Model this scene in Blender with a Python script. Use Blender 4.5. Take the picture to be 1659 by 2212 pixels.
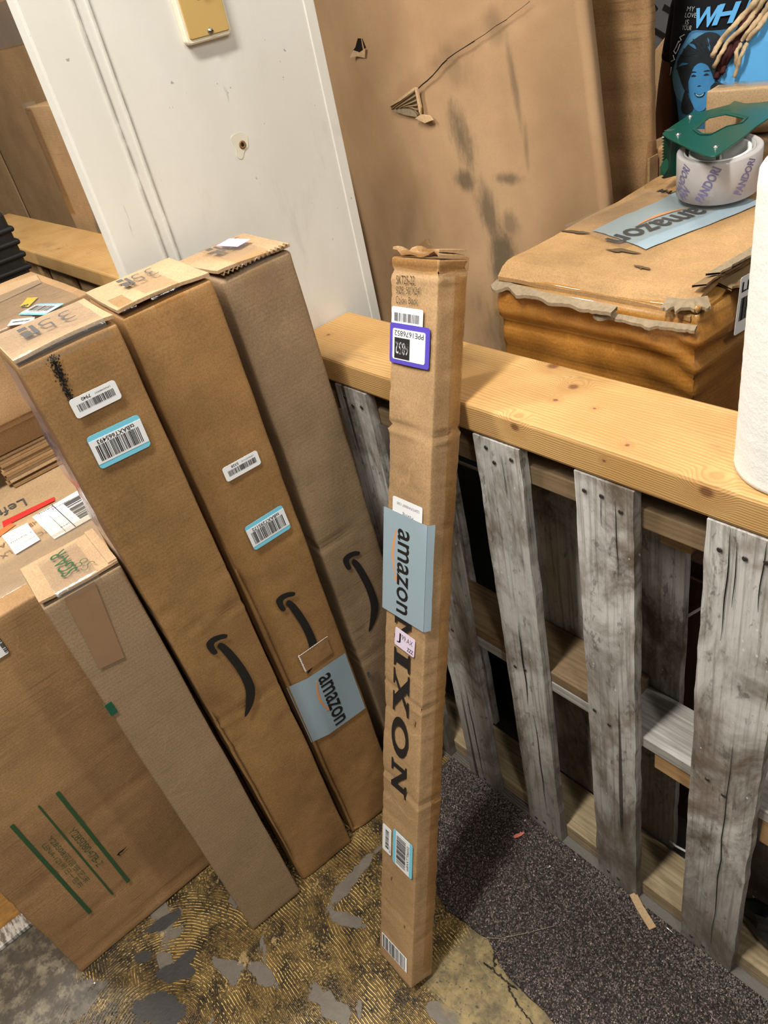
import bpy, bmesh, math, random
import numpy as np
from mathutils import Vector, Matrix, noise
random.seed(7)
for o in list(bpy.data.objects): bpy.data.objects.remove(o, do_unlink=True)
C = bpy.context.scene.collection
S = bpy.context.scene
PI = math.pi
# ------------------------------------------------------------------ camera
cam = bpy.data.cameras.new('camera'); co = bpy.data.objects.new('camera', cam); C.objects.link(co)
cam.sensor_fit = 'VERTICAL'; cam.sensor_height = 36; cam.lens = 1647.5/2212*36
cam.clip_start = .01; cam.clip_end = 60
_y, _t, _r = math.radians(56.4), math.radians(35.45), math.radians(-13.88)
_Rz = Matrix.Rotation(_y, 3, 'Z')
_f = Vector((0, math.cos(_t), -math.sin(_t))); _u = Vector((0, math.sin(_t), math.cos(_t))); _x = Vector((1, 0, 0))
rt = _Rz @ (_x*math.cos(_r) + _u*math.sin(_r)); up = _Rz @ (-_x*math.sin(_r) + _u*math.cos(_r)); fw = _Rz @ _f
co.matrix_world = Matrix(((rt.x, up.x, -fw.x, 0), (rt.y, up.y, -fw.y, 0), (rt.z, up.z, -fw.z, 1.5), (0, 0, 0, 1)))
S.camera = co
# ------------------------------------------------------------------ light
w = bpy.data.worlds.new('world'); S.world = w; w.use_nodes = True
w.node_tree.nodes['Background'].inputs[0].default_value = (1.0, .95, .87, 1)
w.node_tree.nodes['Background'].inputs[1].default_value = .10
def lamp(name, loc, aim, sx, sy, power, col=(1, .96, .88)):
    l = bpy.data.lights.new(name, 'AREA'); l.shape = 'RECTANGLE'; l.size = sx; l.size_y = sy; l.energy = power; l.color = col
    o = bpy.data.objects.new(name, l); C.objects.link(o); o.location = loc
    o.rotation_euler = (Vector(aim)-Vector(loc)).to_track_quat('-Z', 'Y').to_euler()
    return o
lamp('ceiling_light_near', (-.55, -.25, 2.9), (-.55, .0, 0), .14, .9, 58)
lamp('ceiling_light_right', (1.0, .95, 2.8), (-.8, .3, .5), .12, .8, 15)
lamp('ceiling_light_left', (-2.2, -.6, 2.9), (-2.0, .3, .6), .14, .9, 46)
lamp('ceiling_light_front', (1.6, -.7, 2.9), (-.8, .2, .8), .2, 1.2, 22)
lamp('ceiling_light_back', (-1.2, 2.0, 2.9), (-1.0, 1.6, 0), .2, 1.2, 19)
S.view_settings.view_transform = 'Standard'; S.view_settings.look = 'None'
S.view_settings.gamma = 1; S.view_settings.use_curve_mapping = False; S.view_settings.exposure = .25
# ------------------------------------------------------------------ materials
class NT:
    def __init__(s, name):
        s.m = bpy.data.materials.new(name); s.m.use_nodes = True; s.t = s.m.node_tree; s.n = s.t.nodes; s.l = s.t.links
        s.b = s.n['Principled BSDF']; s.tc = None
    def node(s, typ, **k):
        n = s.n.new(typ)
        for a, v in k.items(): setattr(n, a, v)
        return n
    def put(s, sock, v):
        if v is None: return
        if hasattr(v, 'is_output') or hasattr(v, 'links'): s.l.new(v, sock)
        else: sock.default_value = v
    def obj(s):
        if not s.tc: s.tc = s.node('ShaderNodeTexCoord')
        return s.tc.outputs['Object']
    def mapping(s, v, scale=(1, 1, 1), loc=(0, 0, 0), rot=(0, 0, 0)):
        n = s.node('ShaderNodeMapping'); s.put(n.inputs[0], v); n.inputs[1].default_value = loc; n.inputs[2].default_value = rot; n.inputs[3].default_value = scale
        return n.outputs[0]
    def noise(s, v, scale, detail=4, rough=.55, dist=0, out=0):
        n = s.node('ShaderNodeTexNoise'); s.put(n.inputs['Vector'], v); n.inputs['Scale'].default_value = scale
        n.inputs['Detail'].default_value = detail; n.inputs['Roughness'].default_value = rough; n.inputs['Distortion'].default_value = dist
        return n.outputs[out]
    def voro(s, v, scale, feature='F1', out=0):
        n = s.node('ShaderNodeTexVoronoi', feature=feature); s.put(n.inputs['Vector'], v); n.inputs['Scale'].default_value = scale
        return n.outputs[out]
    def math(s, op, a, b=None, c=None, clamp=False):
        n = s.node('ShaderNodeMath', operation=op, use_clamp=clamp); s.put(n.inputs[0], a); s.put(n.inputs[1], b); s.put(n.inputs[2], c)
        return n.outputs[0]
    def step(s, v, lo, hi, a=0., b=1.):
        n = s.node('ShaderNodeMapRange', interpolation_type='SMOOTHSTEP'); s.put(n.inputs[0], v)
        n.inputs[1].default_value = lo; n.inputs[2].default_value = hi; n.inputs[3].default_value = a; n.inputs[4].default_value = b
        return n.outputs[0]
    def mix(s, f, a, b, mode='MIX'):
        n = s.node('ShaderNodeMix', data_type='RGBA', blend_type=mode); s.put(n.inputs[0], f)
        for i, v in ((6, a), (7, b)):
            if isinstance(v, tuple) and len(v) == 3: v = (*v, 1)
            s.put(n.inputs[i], v)
        return n.outputs[2]
    def sep(s, v):
        n = s.node('ShaderNodeSeparateXYZ'); s.put(n.inputs[0], v); return n.outputs
    def vmath(s, op, a, b=None, out=0, k=.09):
        n = s.node('ShaderNodeVectorMath', operation=op); s.put(n.inputs[0], a)
        if op == 'SCALE': n.inputs[3].default_value = k
        if b is not None: s.put(n.inputs[1], b)
        return n.outputs[out]
    def bump(s, h, strength=.3, dist=.001, nrm=None):
        n = s.node('ShaderNodeBump'); n.inputs['Strength'].default_value = strength; n.inputs['Distance'].default_value = dist
        s.put(n.inputs['Height'], h); s.put(n.inputs['Normal'], nrm); return n.outputs[0]
    def out(s, col=None, rough=None, nrm=None, spec=None, metal=None, alpha=None, coat=None):
        b = s.b
        if isinstance(col, tuple) and len(col) == 3: col = (*col, 1)
        s.put(b.inputs['Base Color'], col); s.put(b.inputs['Roughness'], rough); s.put(b.inputs['Normal'], nrm)
        s.put(b.inputs['Specular IOR Level'], spec); s.put(b.inputs['Metallic'], metal); s.put(b.inputs['Alpha'], alpha); s.put(b.inputs['Coat Weight'], coat)
        return s.m
def mul(c, k): return tuple(min(1, x*k) for x in c)
def plain(name, col, rough=.6, spec=.4, metal=0., coat=None, grain=0.06, gs=30.):
    t = NT(name); n = t.noise(t.obj(), gs, 4)
    c = t.mix(n, mul(col, 1-grain*2), mul(col, 1+grain*2))
    return t.out(c, rough, None, spec, metal, None, coat)
def cardboard(name, col, axis=2, streak=.35, flute=.07, mott=.14, dirt=0., rough=.72, coat=0., wl=.0068, sscale=1., scuff=.22):
    """paper over corrugated board: mottled fibre, faint flutes across AXIS, dashes where flutes show"""
    t = NT(name); o = t.obj()
    n1 = t.noise(o, 7, 5, .6)
    c = t.mix(t.step(n1, .3, .7), mul(col, 1-mott), mul(col, 1+mott))
    fib = t.noise(o, 420, 2)
    c = t.mix(t.step(fib, .35, .7), c, t.mix(1., c, (.78, .78, .76), 'MULTIPLY'))
    sc = [22*sscale]*3; sc[axis] = 260
    st = t.noise(t.mapping(o, tuple(sc)), 1., 2, .5)
    zone = t.step(t.noise(o, 5.5, 3), .45, .62)
    m = t.math('MULTIPLY', t.step(st, .56, .70), zone)
    m = t.math('MULTIPLY', m, streak)
    c = t.mix(m, c, mul(col, .5))
    if dirt > 0:
        d = t.step(t.noise(t.mapping(o, (1, 1, .7)), 3.2, 6, .65), .55, .75)
        c = t.mix(t.math('MULTIPLY', d, dirt), c, mul(col, .35))
    vd = t.voro(t.vmath('ADD', t.mapping(o, (1, 1, 1.5)), t.vmath('SCALE', t.noise(o, 9, 3, out=1), None)), 6.5, 'DISTANCE_TO_EDGE')
    sl = t.math('MULTIPLY', t.step(vd, .0, .012, 1., 0.), t.step(t.noise(o, 6.3, 2), .50, .60))
    c = t.mix(t.math('MULTIPLY', sl, scuff), c, mul(col, 1.7))
    ax = t.sep(o)[axis]
    wv = t.math('SINE', t.math('MULTIPLY', ax, 2*PI/wl))
    h = t.math('ADD', t.math('MULTIPLY', wv, flute), t.math('MULTIPLY', t.noise(o, 60, 4), .8))
    h = t.math('ADD', h, t.math('MULTIPLY', t.noise(o, 9, 4), 2.0))
    return t.out(c, rough, t.bump(h, .35, .0012), .3, 0., None, coat)
M = {}
KR = (.385, .235, .115)
M['kraft'] = cardboard('kraft_card', KR)
M['kraft1'] = cardboard('kraft_card_warm', (.33, .182, .070), streak=.22, mott=.2, flute=.04)
M['kraft2'] = cardboard('kraft_card_amber', (.33, .178, .066), streak=.1, mott=.2, flute=.03)
M['kraft3'] = cardboard('kraft_card_fluted', (.29, .195, .112), streak=.8, flute=.05, mott=.12)
M['kraftS'] = cardboard('kraft_card_grey', (.31, .21, .122), streak=.35, flute=.06, mott=.08)
M['kraftB'] = cardboard('kraft_card_big', (.34, .195, .088), streak=.6, mott=.16, flute=.06, sscale=.5)
M['kraftC'] = cardboard('kraft_card_slim', (.40, .25, .125), streak=.10, mott=.1, flute=.03, wl=.008)
M['kraftT'] = cardboard('kraft_card_top', (.44, .29, .165), axis=1, streak=.15, mott=.1, flute=.05)
M['kraftD'] = cardboard('kraft_card_dull', (.30, .18, .085), streak=.25, mott=.12)
M['kraftL'] = cardboard('kraft_card_light', (.50, .34, .19), axis=0, streak=.12, mott=.1)
M['kraftW'] = cardboard('kraft_card_worn', (.43, .255, .11), axis=1, streak=.2, dirt=.45, mott=.22)
M['kraftF'] = cardboard('kraft_card_amber_film', (.40, .20, .05), streak=.3, flute=.1, mott=.25, rough=.3, coat=.5)
M['edge'] = plain('board_edge', (.23, .15, .08), .9, .1, gs=400)
M['torn'] = plain('torn_grey_board', (.26, .20, .13), .95, .1, grain=.2, gs=160)
M['dark'] = plain('dark_gap', (.012, .009, .007), .9, .1)
M['black'] = plain('black_print', (.016, .014, .013), .6, .3)
M['ink'] = plain('grey_stamp_ink', (.09, .085, .085), .8, .2)
M['green_ink'] = plain('green_print', (.035, .085, .035), .7, .2)
M['dgreen'] = plain('dark_green_mark', (.012, .085, .045), .6, .3)
M['white'] = plain('white_label', (.82, .83, .84), .45, .4, grain=.01)
M['sky'] = plain('light_blue_band', (.20, .60, .78), .45, .4, grain=.02)
M['purple'] = plain('purple_sticker', (.085, .06, .42), .4, .4, grain=.03)
M['pink'] = plain('pale_pink_sticker', (.66, .47, .72), .5, .3, grain=.02)
M['palepink'] = plain('very_pale_pink_sticker', (.78, .66, .82), .5, .3, grain=.02)
M['yellow'] = plain('yellow_sticker', (.85, .62, .02), .5, .3, grain=.02)
M['red'] = plain('red_tape', (.75, .045, .04), .35, .5, grain=.05)
M['greytape'] = plain('grey_blue_tape', (.31, .40, .46), .32, .5, grain=.03, gs=18)
M['orange'] = plain('orange_print', (.72, .30, .10), .5, .3)
M['brown_tape'] = plain('brown_paper_tape', (.26, .155, .085), .55, .3)
def clear(name, tint=(.9, .88, .84), a=.03, rough=.12, scale=60, bs=.5, haze=None):
    """film: see-through, with real mirror-like glints where it creases"""
    t = NT(name); o = t.obj()
    nrm = t.bump(t.noise(t.mapping(o, (1, .5, 1.5)), scale, 5, .6, 1.0), bs, .0016)
    tr = t.node('ShaderNodeBsdfTransparent'); tr.inputs[0].default_value = (*tint, 1)
    gl = t.node('ShaderNodeBsdfGlossy'); gl.inputs['Roughness'].default_value = rough; t.put(gl.inputs['Normal'], nrm)
    fr = t.node('ShaderNodeFresnel'); fr.inputs[0].default_value = 1.5; t.put(fr.inputs['Normal'], nrm)
    mx = t.node('ShaderNodeMixShader'); geo = t.node('ShaderNodeNewGeometry'); t.put(mx.inputs[0], t.math('MULTIPLY', t.math('ADD', fr.outputs[0], a, None, True), t.math('SUBTRACT', 1., geo.outputs['Backfacing']))); t.l.new(tr.outputs[0], mx.inputs[1]); t.l.new(gl.outputs[0], mx.inputs[2])
    last = mx
    if haze:
        df = t.node('ShaderNodeBsdfDiffuse'); df.inputs[0].default_value = (*haze[1], 1)
        m2 = t.node('ShaderNodeMixShader'); m2.inputs[0].default_value = haze[0]; t.l.new(mx.outputs[0], m2.inputs[1]); t.l.new(df.outputs[0], m2.inputs[2]); last = m2
    t.l.new(last.outputs[0], t.n['Material Output'].inputs[0]); return t.m
M['tape'] = clear('clear_tape', (.93, .88, .80))
M['wrinkle'] = clear('wrinkled_clear_tape', a=.06, rough=.16, scale=34, bs=1., haze=(.05, (.8, .78, .74)))
M['roll_tape'] = clear('milky_tape_roll', (.80, .76, .74), .02, .12, 14, .15, haze=(.62, (.62, .58, .57)))
M['metal'] = plain('bright_metal', (.75, .75, .74), .25, .5, 1., gs=80)
M['dullmetal'] = plain('dull_screw_metal', (.30, .29, .26), .4, .5, 1., gs=80)
M['nail'] = plain('dark_nail', (.06, .05, .045), .55, .4, .6)
M['greenmetal'] = plain('green_painted_metal', (.001, .070, .045), .28, .5, grain=.04)
M['plasticw'] = plain('white_plastic_core', (.74, .74, .70), .4, .5, grain=.02)
M['blackp'] = plain('black_plastic', (.011, .012, .013), .38, .45, grain=.2, gs=12)
M['skin'] = plain('brown_skin', (.11, .048, .026), .5, .4, grain=.1, gs=9)
M['cloth'] = plain('black_cotton', (.010, .011, .014), .85, .15, grain=.2, gs=40)
M['jeans'] = plain('dark_trousers', (.02, .022, .03), .85, .15)
M['blue'] = plain('print_blue', (.055, .24, .50), .7, .2, grain=.2, gs=18)
M['bluelight'] = plain('print_light_blue', (.12, .42, .80), .7, .2, grain=.03)
M['bluemid'] = plain('print_mid_blue', (.045, .17, .34), .7, .2, grain=.22, gs=22)
M['bluedark'] = plain('print_dark_hair', (.02, .026, .032), .75, .2, grain=.4, gs=50)
M['tee_white'] = plain('print_white', (.62, .68, .72), .7, .2)
M['blond'] = plain('blond_locs', (.56, .41, .25), .85, .15, grain=.25, gs=160)
M['burg'] = plain('dark_red_locs', (.055, .018, .018), .85, .15, grain=.3, gs=160)
M['wire'] = plain('white_cable_sheath', (.6, .6, .6), .5, .4)
def wood_pine():
    t = NT('pine_board'); o = t.obj()
    warp = t.noise(t.mapping(o, (2.2, 9, 9)), 1.2, 3, .5)
    # knots: pull the grain around each one
    p = o; kn = None
    ks = []
    for (kx, ky, kz, r) in KNOTS:
        d = t.vmath('DISTANCE', t.mapping(o, (1, 1.1, 1.3)), (kx, ky*1.1, kz*1.3), 1)
        g = t.step(d, r*.35, r, 1., 0.)
        ks.append((g, t.step(d, r*1.0, r*3.2, 1., 0.)))
    sx = t.sep(o)
    v = t.math('ADD', t.math('MULTIPLY', sx[1], 1.), t.math('MULTIPLY', sx[2], 1.6))
    v = t.math('ADD', v, t.math('MULTIPLY', warp, .045))
    for g, gg in ks: v = t.math('ADD', v, t.math('MULTIPLY', gg, .022))
    ring = t.math('SINE', t.math('MULTIPLY', v, 2*PI/.0052))
    fib = t.noise(t.mapping(o, (9, 420, 420)), 1., 3, .6)
    c = t.mix(t.step(t.noise(o, 6, 4), .3, .7), (.47, .27, .095), (.565, .355, .145))
    c = t.mix(t.math('MULTIPLY', t.step(ring, -.2, 1.), .42), c, (.33, .145, .035))
    c = t.mix(t.math('MULTIPLY', t.step(fib, .5, .75), .3), c, (.34, .17, .06))
    sm = t.step(t.noise(t.mapping(o, (3, 8, 8)), 1.6, 6, .7), .56, .74)
    c = t.mix(t.math('MULTIPLY', sm, .40), c, (.17, .115, .06))
    for g, gg in ks:
        c = t.mix(t.math('MULTIPLY', gg, .35), c, (.36, .17, .055)); c = t.mix(t.math('MULTIPLY', g, .85), c, (.15, .055, .022))
    h = t.math('ADD', t.math('MULTIPLY', ring, .4), fib)
    return t.out(c, .55, t.bump(h, .25, .001), .35)
KNOTS = [(-.592, 0., .985, .010), (-.33, 0., .985, .012), (-.457, 0., .98, .0035), (-.576, .064, .9965, .005), (-.638, .138, .9965, .012), (-.577, .103, .9965, .010), (-.439, .02, .9965, .004), (-1.06, .06, .9965, .005), (-.52, .07, .9965, .003)]
M['pine'] = wood_pine()
def wood_raw(name, c1, c2, axis=0):
    t = NT(name); o = t.obj(); s = [170]*3; s[axis] = 7
    g = t.noise(t.mapping(o, tuple(s)), 1., 4, .6); c = t.mix(t.step(g, .3, .7), c1, c2)
    st = t.step(t.noise(o, 9, 5, .65), .52, .7); c = t.mix(t.math('MULTIPLY', st, .6), c, mul(c1, .5))
    return t.out(c, .75, t.bump(g, .3, .001), .25)
M['rawwood'] = wood_raw('raw_pallet_wood', (.34, .20, .085), (.46, .29, .14))
M['palewood'] = wood_raw('pale_dusty_wood', (.24, .18, .10), (.40, .31, .19))
M['whitewood'] = wood_raw('whitewashed_wood', (.26, .245, .22), (.44, .425, .40))
M['shadedwood'] = wood_raw('shaded_brown_wood', (.15, .10, .055), (.23, .155, .085))  # raw wood coloured darker to stand for the shade inside the pallet
M['browncab'] = wood_raw('dark_brown_panel', (.026, .011, .006), (.045, .019, .009), 2)
M['plywood'] = wood_raw('orange_plywood', (.62, .30, .07), (.78, .42, .13), 1)  # orange made extra bright to carry the strong light falling there
def wood_grey():
    t = NT('weathered_grey_wood'); o = t.obj()
    oi = t.node('ShaderNodeObjectInfo'); off = t.vmath('SCALE', (3.7, 2.1, 9.3)); off.node.inputs[3].default_value = 1.
    t.l.new(t.math('MULTIPLY', oi.outputs['Random'], 4.), off.node.inputs[3])
    p = t.vmath('ADD', o, off)
    big = t.noise(t.mapping(p, (7, 7, 4.2)), 1., 6, .68, .6)
    c = t.mix(t.step(big, .34, .60), (.115, .088, .062), (.56, .54, .51))
    br = t.step(t.noise(t.mapping(p, (9, 9, 5)), 1.3, 5, .65, .4), .50, .68)
    c = t.mix(t.math('MULTIPLY', br, .65), c, (.155, .105, .070))
    gr = t.noise(t.mapping(p, (190, 190, 5)), 1., 4, .6)
    c = t.mix(t.math('MULTIPLY', t.step(gr, .46, .70), .50), c, (.10, .08, .062))
    dg = t.noise(t.mapping(p, (60, 60, 26), rot=(0, .7, 0)), 1., 4, .7, .3)
    c = t.mix(t.math('MULTIPLY', t.step(dg, .57, .68), .6), c, (.08, .065, .055))
    sp = t.step(t.voro(t.mapping(p, (1, 1, .6)), 95), .10, .16, 1., 0.)
    sp = t.math('MULTIPLY', sp, t.step(t.noise(p, 20, 2), .56, .62))
    c = t.mix(t.math('MULTIPLY', sp, .8), c, (.66, .65, .62))
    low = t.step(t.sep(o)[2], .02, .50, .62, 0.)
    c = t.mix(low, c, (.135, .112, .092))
    ck = t.step(t.noise(t.mapping(p, (52, 52, 1.1)), 1., 2, .4), .70, .735)
    c = t.mix(t.math('MULTIPLY', ck, .85), c, (.03, .022, .018))
    h = t.math('SUBTRACT', t.math('ADD', t.math('MULTIPLY', gr, 1.2), t.math('MULTIPLY', dg, .7)), t.math('MULTIPLY', ck, 2.))
    return t.out(c, .85, t.bump(h, .5, .0014), .2)
M['greywood'] = wood_grey()
def floor_mat():
    t = NT('floor_glue_ridges'); o = t.obj()
    wv = t.noise(o, 5.0, 3, .5); wv2 = t.noise(o, 40., 3, .6)
    xyz = t.sep(o)
    qx = t.math('MINIMUM', t.math('ADD', xyz[0], .88), 0.); qy = t.math('ADD', xyz[1], .17)
    r = t.math('SQRT', t.math('ADD', t.math('MULTIPLY', qx, qx), t.math('MULTIPLY', qy, qy)))
    r = t.math('ADD', r, t.math('MULTIPLY', xyz[0], .04))
    ph = t.math('ADD', r, t.math('MULTIPLY', wv, .030)); ph = t.math('ADD', ph, t.math('MULTIPLY', wv2, .0022))
    l1 = t.math('SINE', t.math('MULTIPLY', ph, 2*PI/.0056))
    lin = t.math('ADD', t.math('ADD', t.math('MULTIPLY', xyz[0], .34), t.math('MULTIPLY', xyz[1], .94)), t.math('ADD', t.math('MULTIPLY', wv, .03), t.math('MULTIPLY', wv2, .002)))
    l2 = t.math('SINE', t.math('MULTIPLY', lin, 2*PI/.0060))
    sel = t.step(t.noise(o, 4.2, 2), .56, .59)
    L = t.math('ADD', t.math('MULTIPLY', l1, t.math('SUBTRACT', 1., sel)), t.math('MULTIPLY', l2, sel))
    brk = t.math('ADD', t.noise(o, 150, 4, .7), t.math('MULTIPLY', t.math('SUBTRACT', t.noise(o, 11, 3), .5), .45))
    line = t.math('MULTIPLY', t.step(L, .1, .85), t.step(brk, .44, .53))
    worn = t.step(t.noise(t.mapping(o, (1, 1, 1), (5.3, 2.2, 0)), 8.5, 4, .6), .50, .57)
    speck = t.step(t.noise(o, 210, 3, .75), .50, .62)
    line = t.math('ADD', t.math('MULTIPLY', line, t.math('SUBTRACT', 1., worn)), t.math('MULTIPLY', t.math('MULTIPLY', speck, worn), .85))
    gold = t.mix(t.step(t.noise(o, 13, 4, .6), .35, .65), (.26, .155, .042), (.62, .43, .16))
    base = t.mix(t.step(t.noise(o, 22, 5, .7), .35, .66), (.022, .016, .010), (.165, .105, .036))
    c = t.mix(line, base, gold)
    # bare dusty concrete where the glue came off
    pn = t.noise(o, 10.5, 5, .62, .4)
    patch = t.step(pn, .60, .625)
    en0 = t.math('MULTIPLY', t.math('SUBTRACT', t.noise(o, 26, 5, .65), .5), 2.6)
    def ell(bx, by, rx, ry, a, e):
        mp = t.node('ShaderNodeMapping', vector_type='TEXTURE'); t.put(mp.inputs[0], o)
        mp.inputs[1].default_value = (bx, by, 0); mp.inputs[2].default_value = (0, 0, a); mp.inputs[3].default_value = (rx, ry, 1)
        return t.step(t.math('ADD', t.vmath('LENGTH', mp.outputs[0], None, 1), e), .90, 1.04, 1., 0.)
    for q_ in ((-.842, .036, .036, .015, .2), (-.857, .270, .075, .014, 1.7), (-.70, .095, .05, .018, .1), (-.80, .215, .040, .014, .4), (-.53, .235, .045, .018, .2)): patch = t.math('MAXIMUM', patch, ell(*q_, en0))
    c = t.mix(patch, c, t.mix(t.noise(o, 60, 3), (.095, .078, .060), (.165, .138, .108)))
    tan = t.step(t.noise(t.mapping(o, (1, 1, 1), (3.1, 1.7, 0)), 17, 5, .65), .64, .68)
    c = t.mix(t.math('MULTIPLY', tan, .7), c, (.42, .29, .13))
    # plain olive-tan floor beside the carpet
    en = t.math('MULTIPLY', t.math('SUBTRACT', t.noise(o, 12, 4), .5), .10)
    ol = t.math('MULTIPLY', t.step(t.math('ADD', xyz[1], en), .225, .255), t.step(t.math('ADD', xyz[0], en), -.64, -.60))
    olc = t.mix(t.step(t.noise(o, 26, 6, .7), .35, .68), (.10, .073, .030), (.30, .215, .085))
    olc = t.mix(t.step(t.noise(o, 130, 3), .58, .7), olc, (.05, .04, .025))
    c = t.mix(ol, c, olc)
    # grey floor left of the flat carton
    gl = t.math('ADD', t.math('ADD', xyz[1], t.math('MULTIPLY', xyz[0], .9)), en)
    gm = t.step(gl, -1.27, -1.20, 1., 0.)
    gc = t.mix(t.step(t.noise(o, 17, 6, .7), .3, .7), (.085, .070, .050), (.25, .215, .155))
    c = t.mix(gm, c, gc)
    # dark paint spills
    en1 = t.math('MULTIPLY', t.math('SUBTRACT', t.noise(o, 20, 5, .6), .5), 1.5); dm = None
    for q_ in ((-.938, -.140, .060, .028, .55), (-.978, -.088, .040, .017, .8), (-.985, -.064, .024, .013, 1.5), (-.90, -.20, .06, .05, .3), (-1.085, -.060, .038, .014, 1.3), (-1.055, -.120, .020, .011, .9)):
        k = ell(*q_, en1); dm = k if dm is None else t.math('MAXIMUM', dm, k)
    c = t.mix(dm, c, t.mix(t.noise(o, 40, 4), (.018, .0165, .015), (.045, .041, .037)))
    dz = t.math('MULTIPLY', t.step(xyz[1], -.12, -.22), t.step(t.noise(o, 30, 5, .7), .40, .55)); c = t.mix(t.math('MULTIPLY', dz, .75), c, (.035, .030, .025))
    c = t.mix(t.step(xyz[1], .605, .62), c, (.13, .115, .10)); c = t.mix(t.step(xyz[1], .635, .66), c, (.030, .024, .018))  # grey lint strip, then near-black painted for the shade behind the fence
    bare = t.math('MAXIMUM', t.math('MAXIMUM', patch, ol), t.math('MAXIMUM', gm, dm))
    h = t.math('MULTIPLY', t.math('MULTIPLY', t.step(L, -.6, .8), t.step(brk, .34, .5)), t.math('SUBTRACT', 1., bare))
    h = t.math('ADD', h, t.math('MULTIPLY', t.noise(o, 160, 3), .35))
    return t.out(c, t.math('ADD', .34, t.math('MULTIPLY', bare, .22)), t.bump(h, .8, .0022), .5)
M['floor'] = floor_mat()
def carpet_mat():
    t = NT('carpet_pile'); a = t.node('ShaderNodeAttribute', attribute_name='Col')
    return t.out(a.outputs[0], .95, None, .1)
M['carpet'] = carpet_mat()
def carpet_base():
    t = NT('carpet_backing'); o = t.obj(); n = t.noise(o, 330, 3, .7)
    return t.out(t.mix(t.step(n, .4, .65), (.016, .014, .013), (.075, .062, .056)), .95, t.bump(n, .6, .002), .1)
M['carpetb'] = carpet_base()
def wall_paint():
    t = NT('scuffed_white_paint'); o = t.obj(); q = t.sep(o)
    c = t.mix(t.step(t.noise(t.mapping(o, (1, 1, .5)), 4, 5), .3, .7), (.60, .58, .525), (.69, .672, .62))
    sm = t.step(t.noise(t.mapping(o, (1, 2, .8)), 5.5, 6, .68, .5), .56, .74)
    c = t.mix(t.math('MULTIPLY', sm, .30), c, (.36, .34, .30))
    sc = t.step(t.noise(t.mapping(o, (1, 45, 7), rot=(.25, 0, 0)), 1., 4, .6), .69, .73)
    c = t.mix(t.math('MULTIPLY', sc, .45), c, (.30, .30, .27))
    pk = t.math('MULTIPLY', t.step(t.noise(o, 95, 2), .70, .73), t.step(t.noise(o, 9, 3), .55, .6))
    c = t.mix(t.math('MULTIPLY', pk, .7), c, (.22, .19, .15))
    # grime along the moulding
    g1 = t.math('ABSOLUTE', t.math('SUBTRACT', q[1], t.math('ADD', .468, t.math('MULTIPLY', t.noise(o, 16, 3), .004))))
    g2 = t.math('ABSOLUTE', t.math('SUBTRACT', q[1], t.math('ADD', .487, t.math('MULTIPLY', t.noise(o, 22, 3), .004))))
    gm = t.math('MAXIMUM', t.math('MULTIPLY', t.step(g1, .0008, .005, 1., 0.), .55), t.math('MULTIPLY', t.step(g2, .0008, .0045, 1., 0.), .42))
    gm = t.math('MULTIPLY', gm, t.step(t.noise(o, 30, 4), .28, .55))
    c = t.mix(gm, c, (.22, .20, .165))
    h = t.math('ADD', t.noise(o, 30, 4), t.math('MULTIPLY', t.noise(o, 190, 2), .3))
    return t.out(c, .5, t.bump(h, .16, .0015), .4)
M['paint'] = wall_paint()
M['paint2'] = plain('grey_wall_paint', (.30, .29, .27), .8, .2)
def switch_yellow():
    return plain('aged_yellow_plate', (.50, .335, .115), .3, .5, coat=.3, gs=8)
M['plate'] = switch_yellow()
M['cream'] = plain('cream_plate_rim', (.74, .68, .53), .4, .5, grain=.05)
def panel_mat():
    t = NT('stained_card_panel'); o = t.obj()
    c = t.mix(t.step(t.noise(o, 4, 5), .3, .7), (.33, .20, .105), (.43, .275, .15))
    fib = t.noise(o, 380, 2); c = t.mix(t.math('MULTIPLY', t.step(fib, .45, .7), .2), c, (.28, .17, .08))
    nz = t.math('MULTIPLY', t.math('SUBTRACT', t.noise(t.mapping(o, (1, 1, .35)), 22, 6, .72), .5), 2.4)
    sm = None
    for (x, z, rx, rz, a, k) in STAINS:
        mp = t.node('ShaderNodeMapping', vector_type='TEXTURE'); t.put(mp.inputs[0], o)
        mp.inputs[1].default_value = (x, 0, z); mp.inputs[2].default_value = (0, a, 0); mp.inputs[3].default_value = (rx, 9, rz)
        d = t.math('ADD', t.vmath('LENGTH', mp.outputs[0], None, 1), nz)
        g = t.math('MULTIPLY', t.step(d, .15, 1.25, 1., 0.), k)
        sm = g if sm is None else t.math('MAXIMUM', sm, g)
    c = t.mix(sm, c, (.10, .072, .042))
    h = t.math('ADD', t.noise(o, 14, 4), t.math('MULTIPLY', t.noise(o, 200, 2), .2))
    return t.out(c, .75, t.bump(h, .25, .0025), .3)
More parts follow.
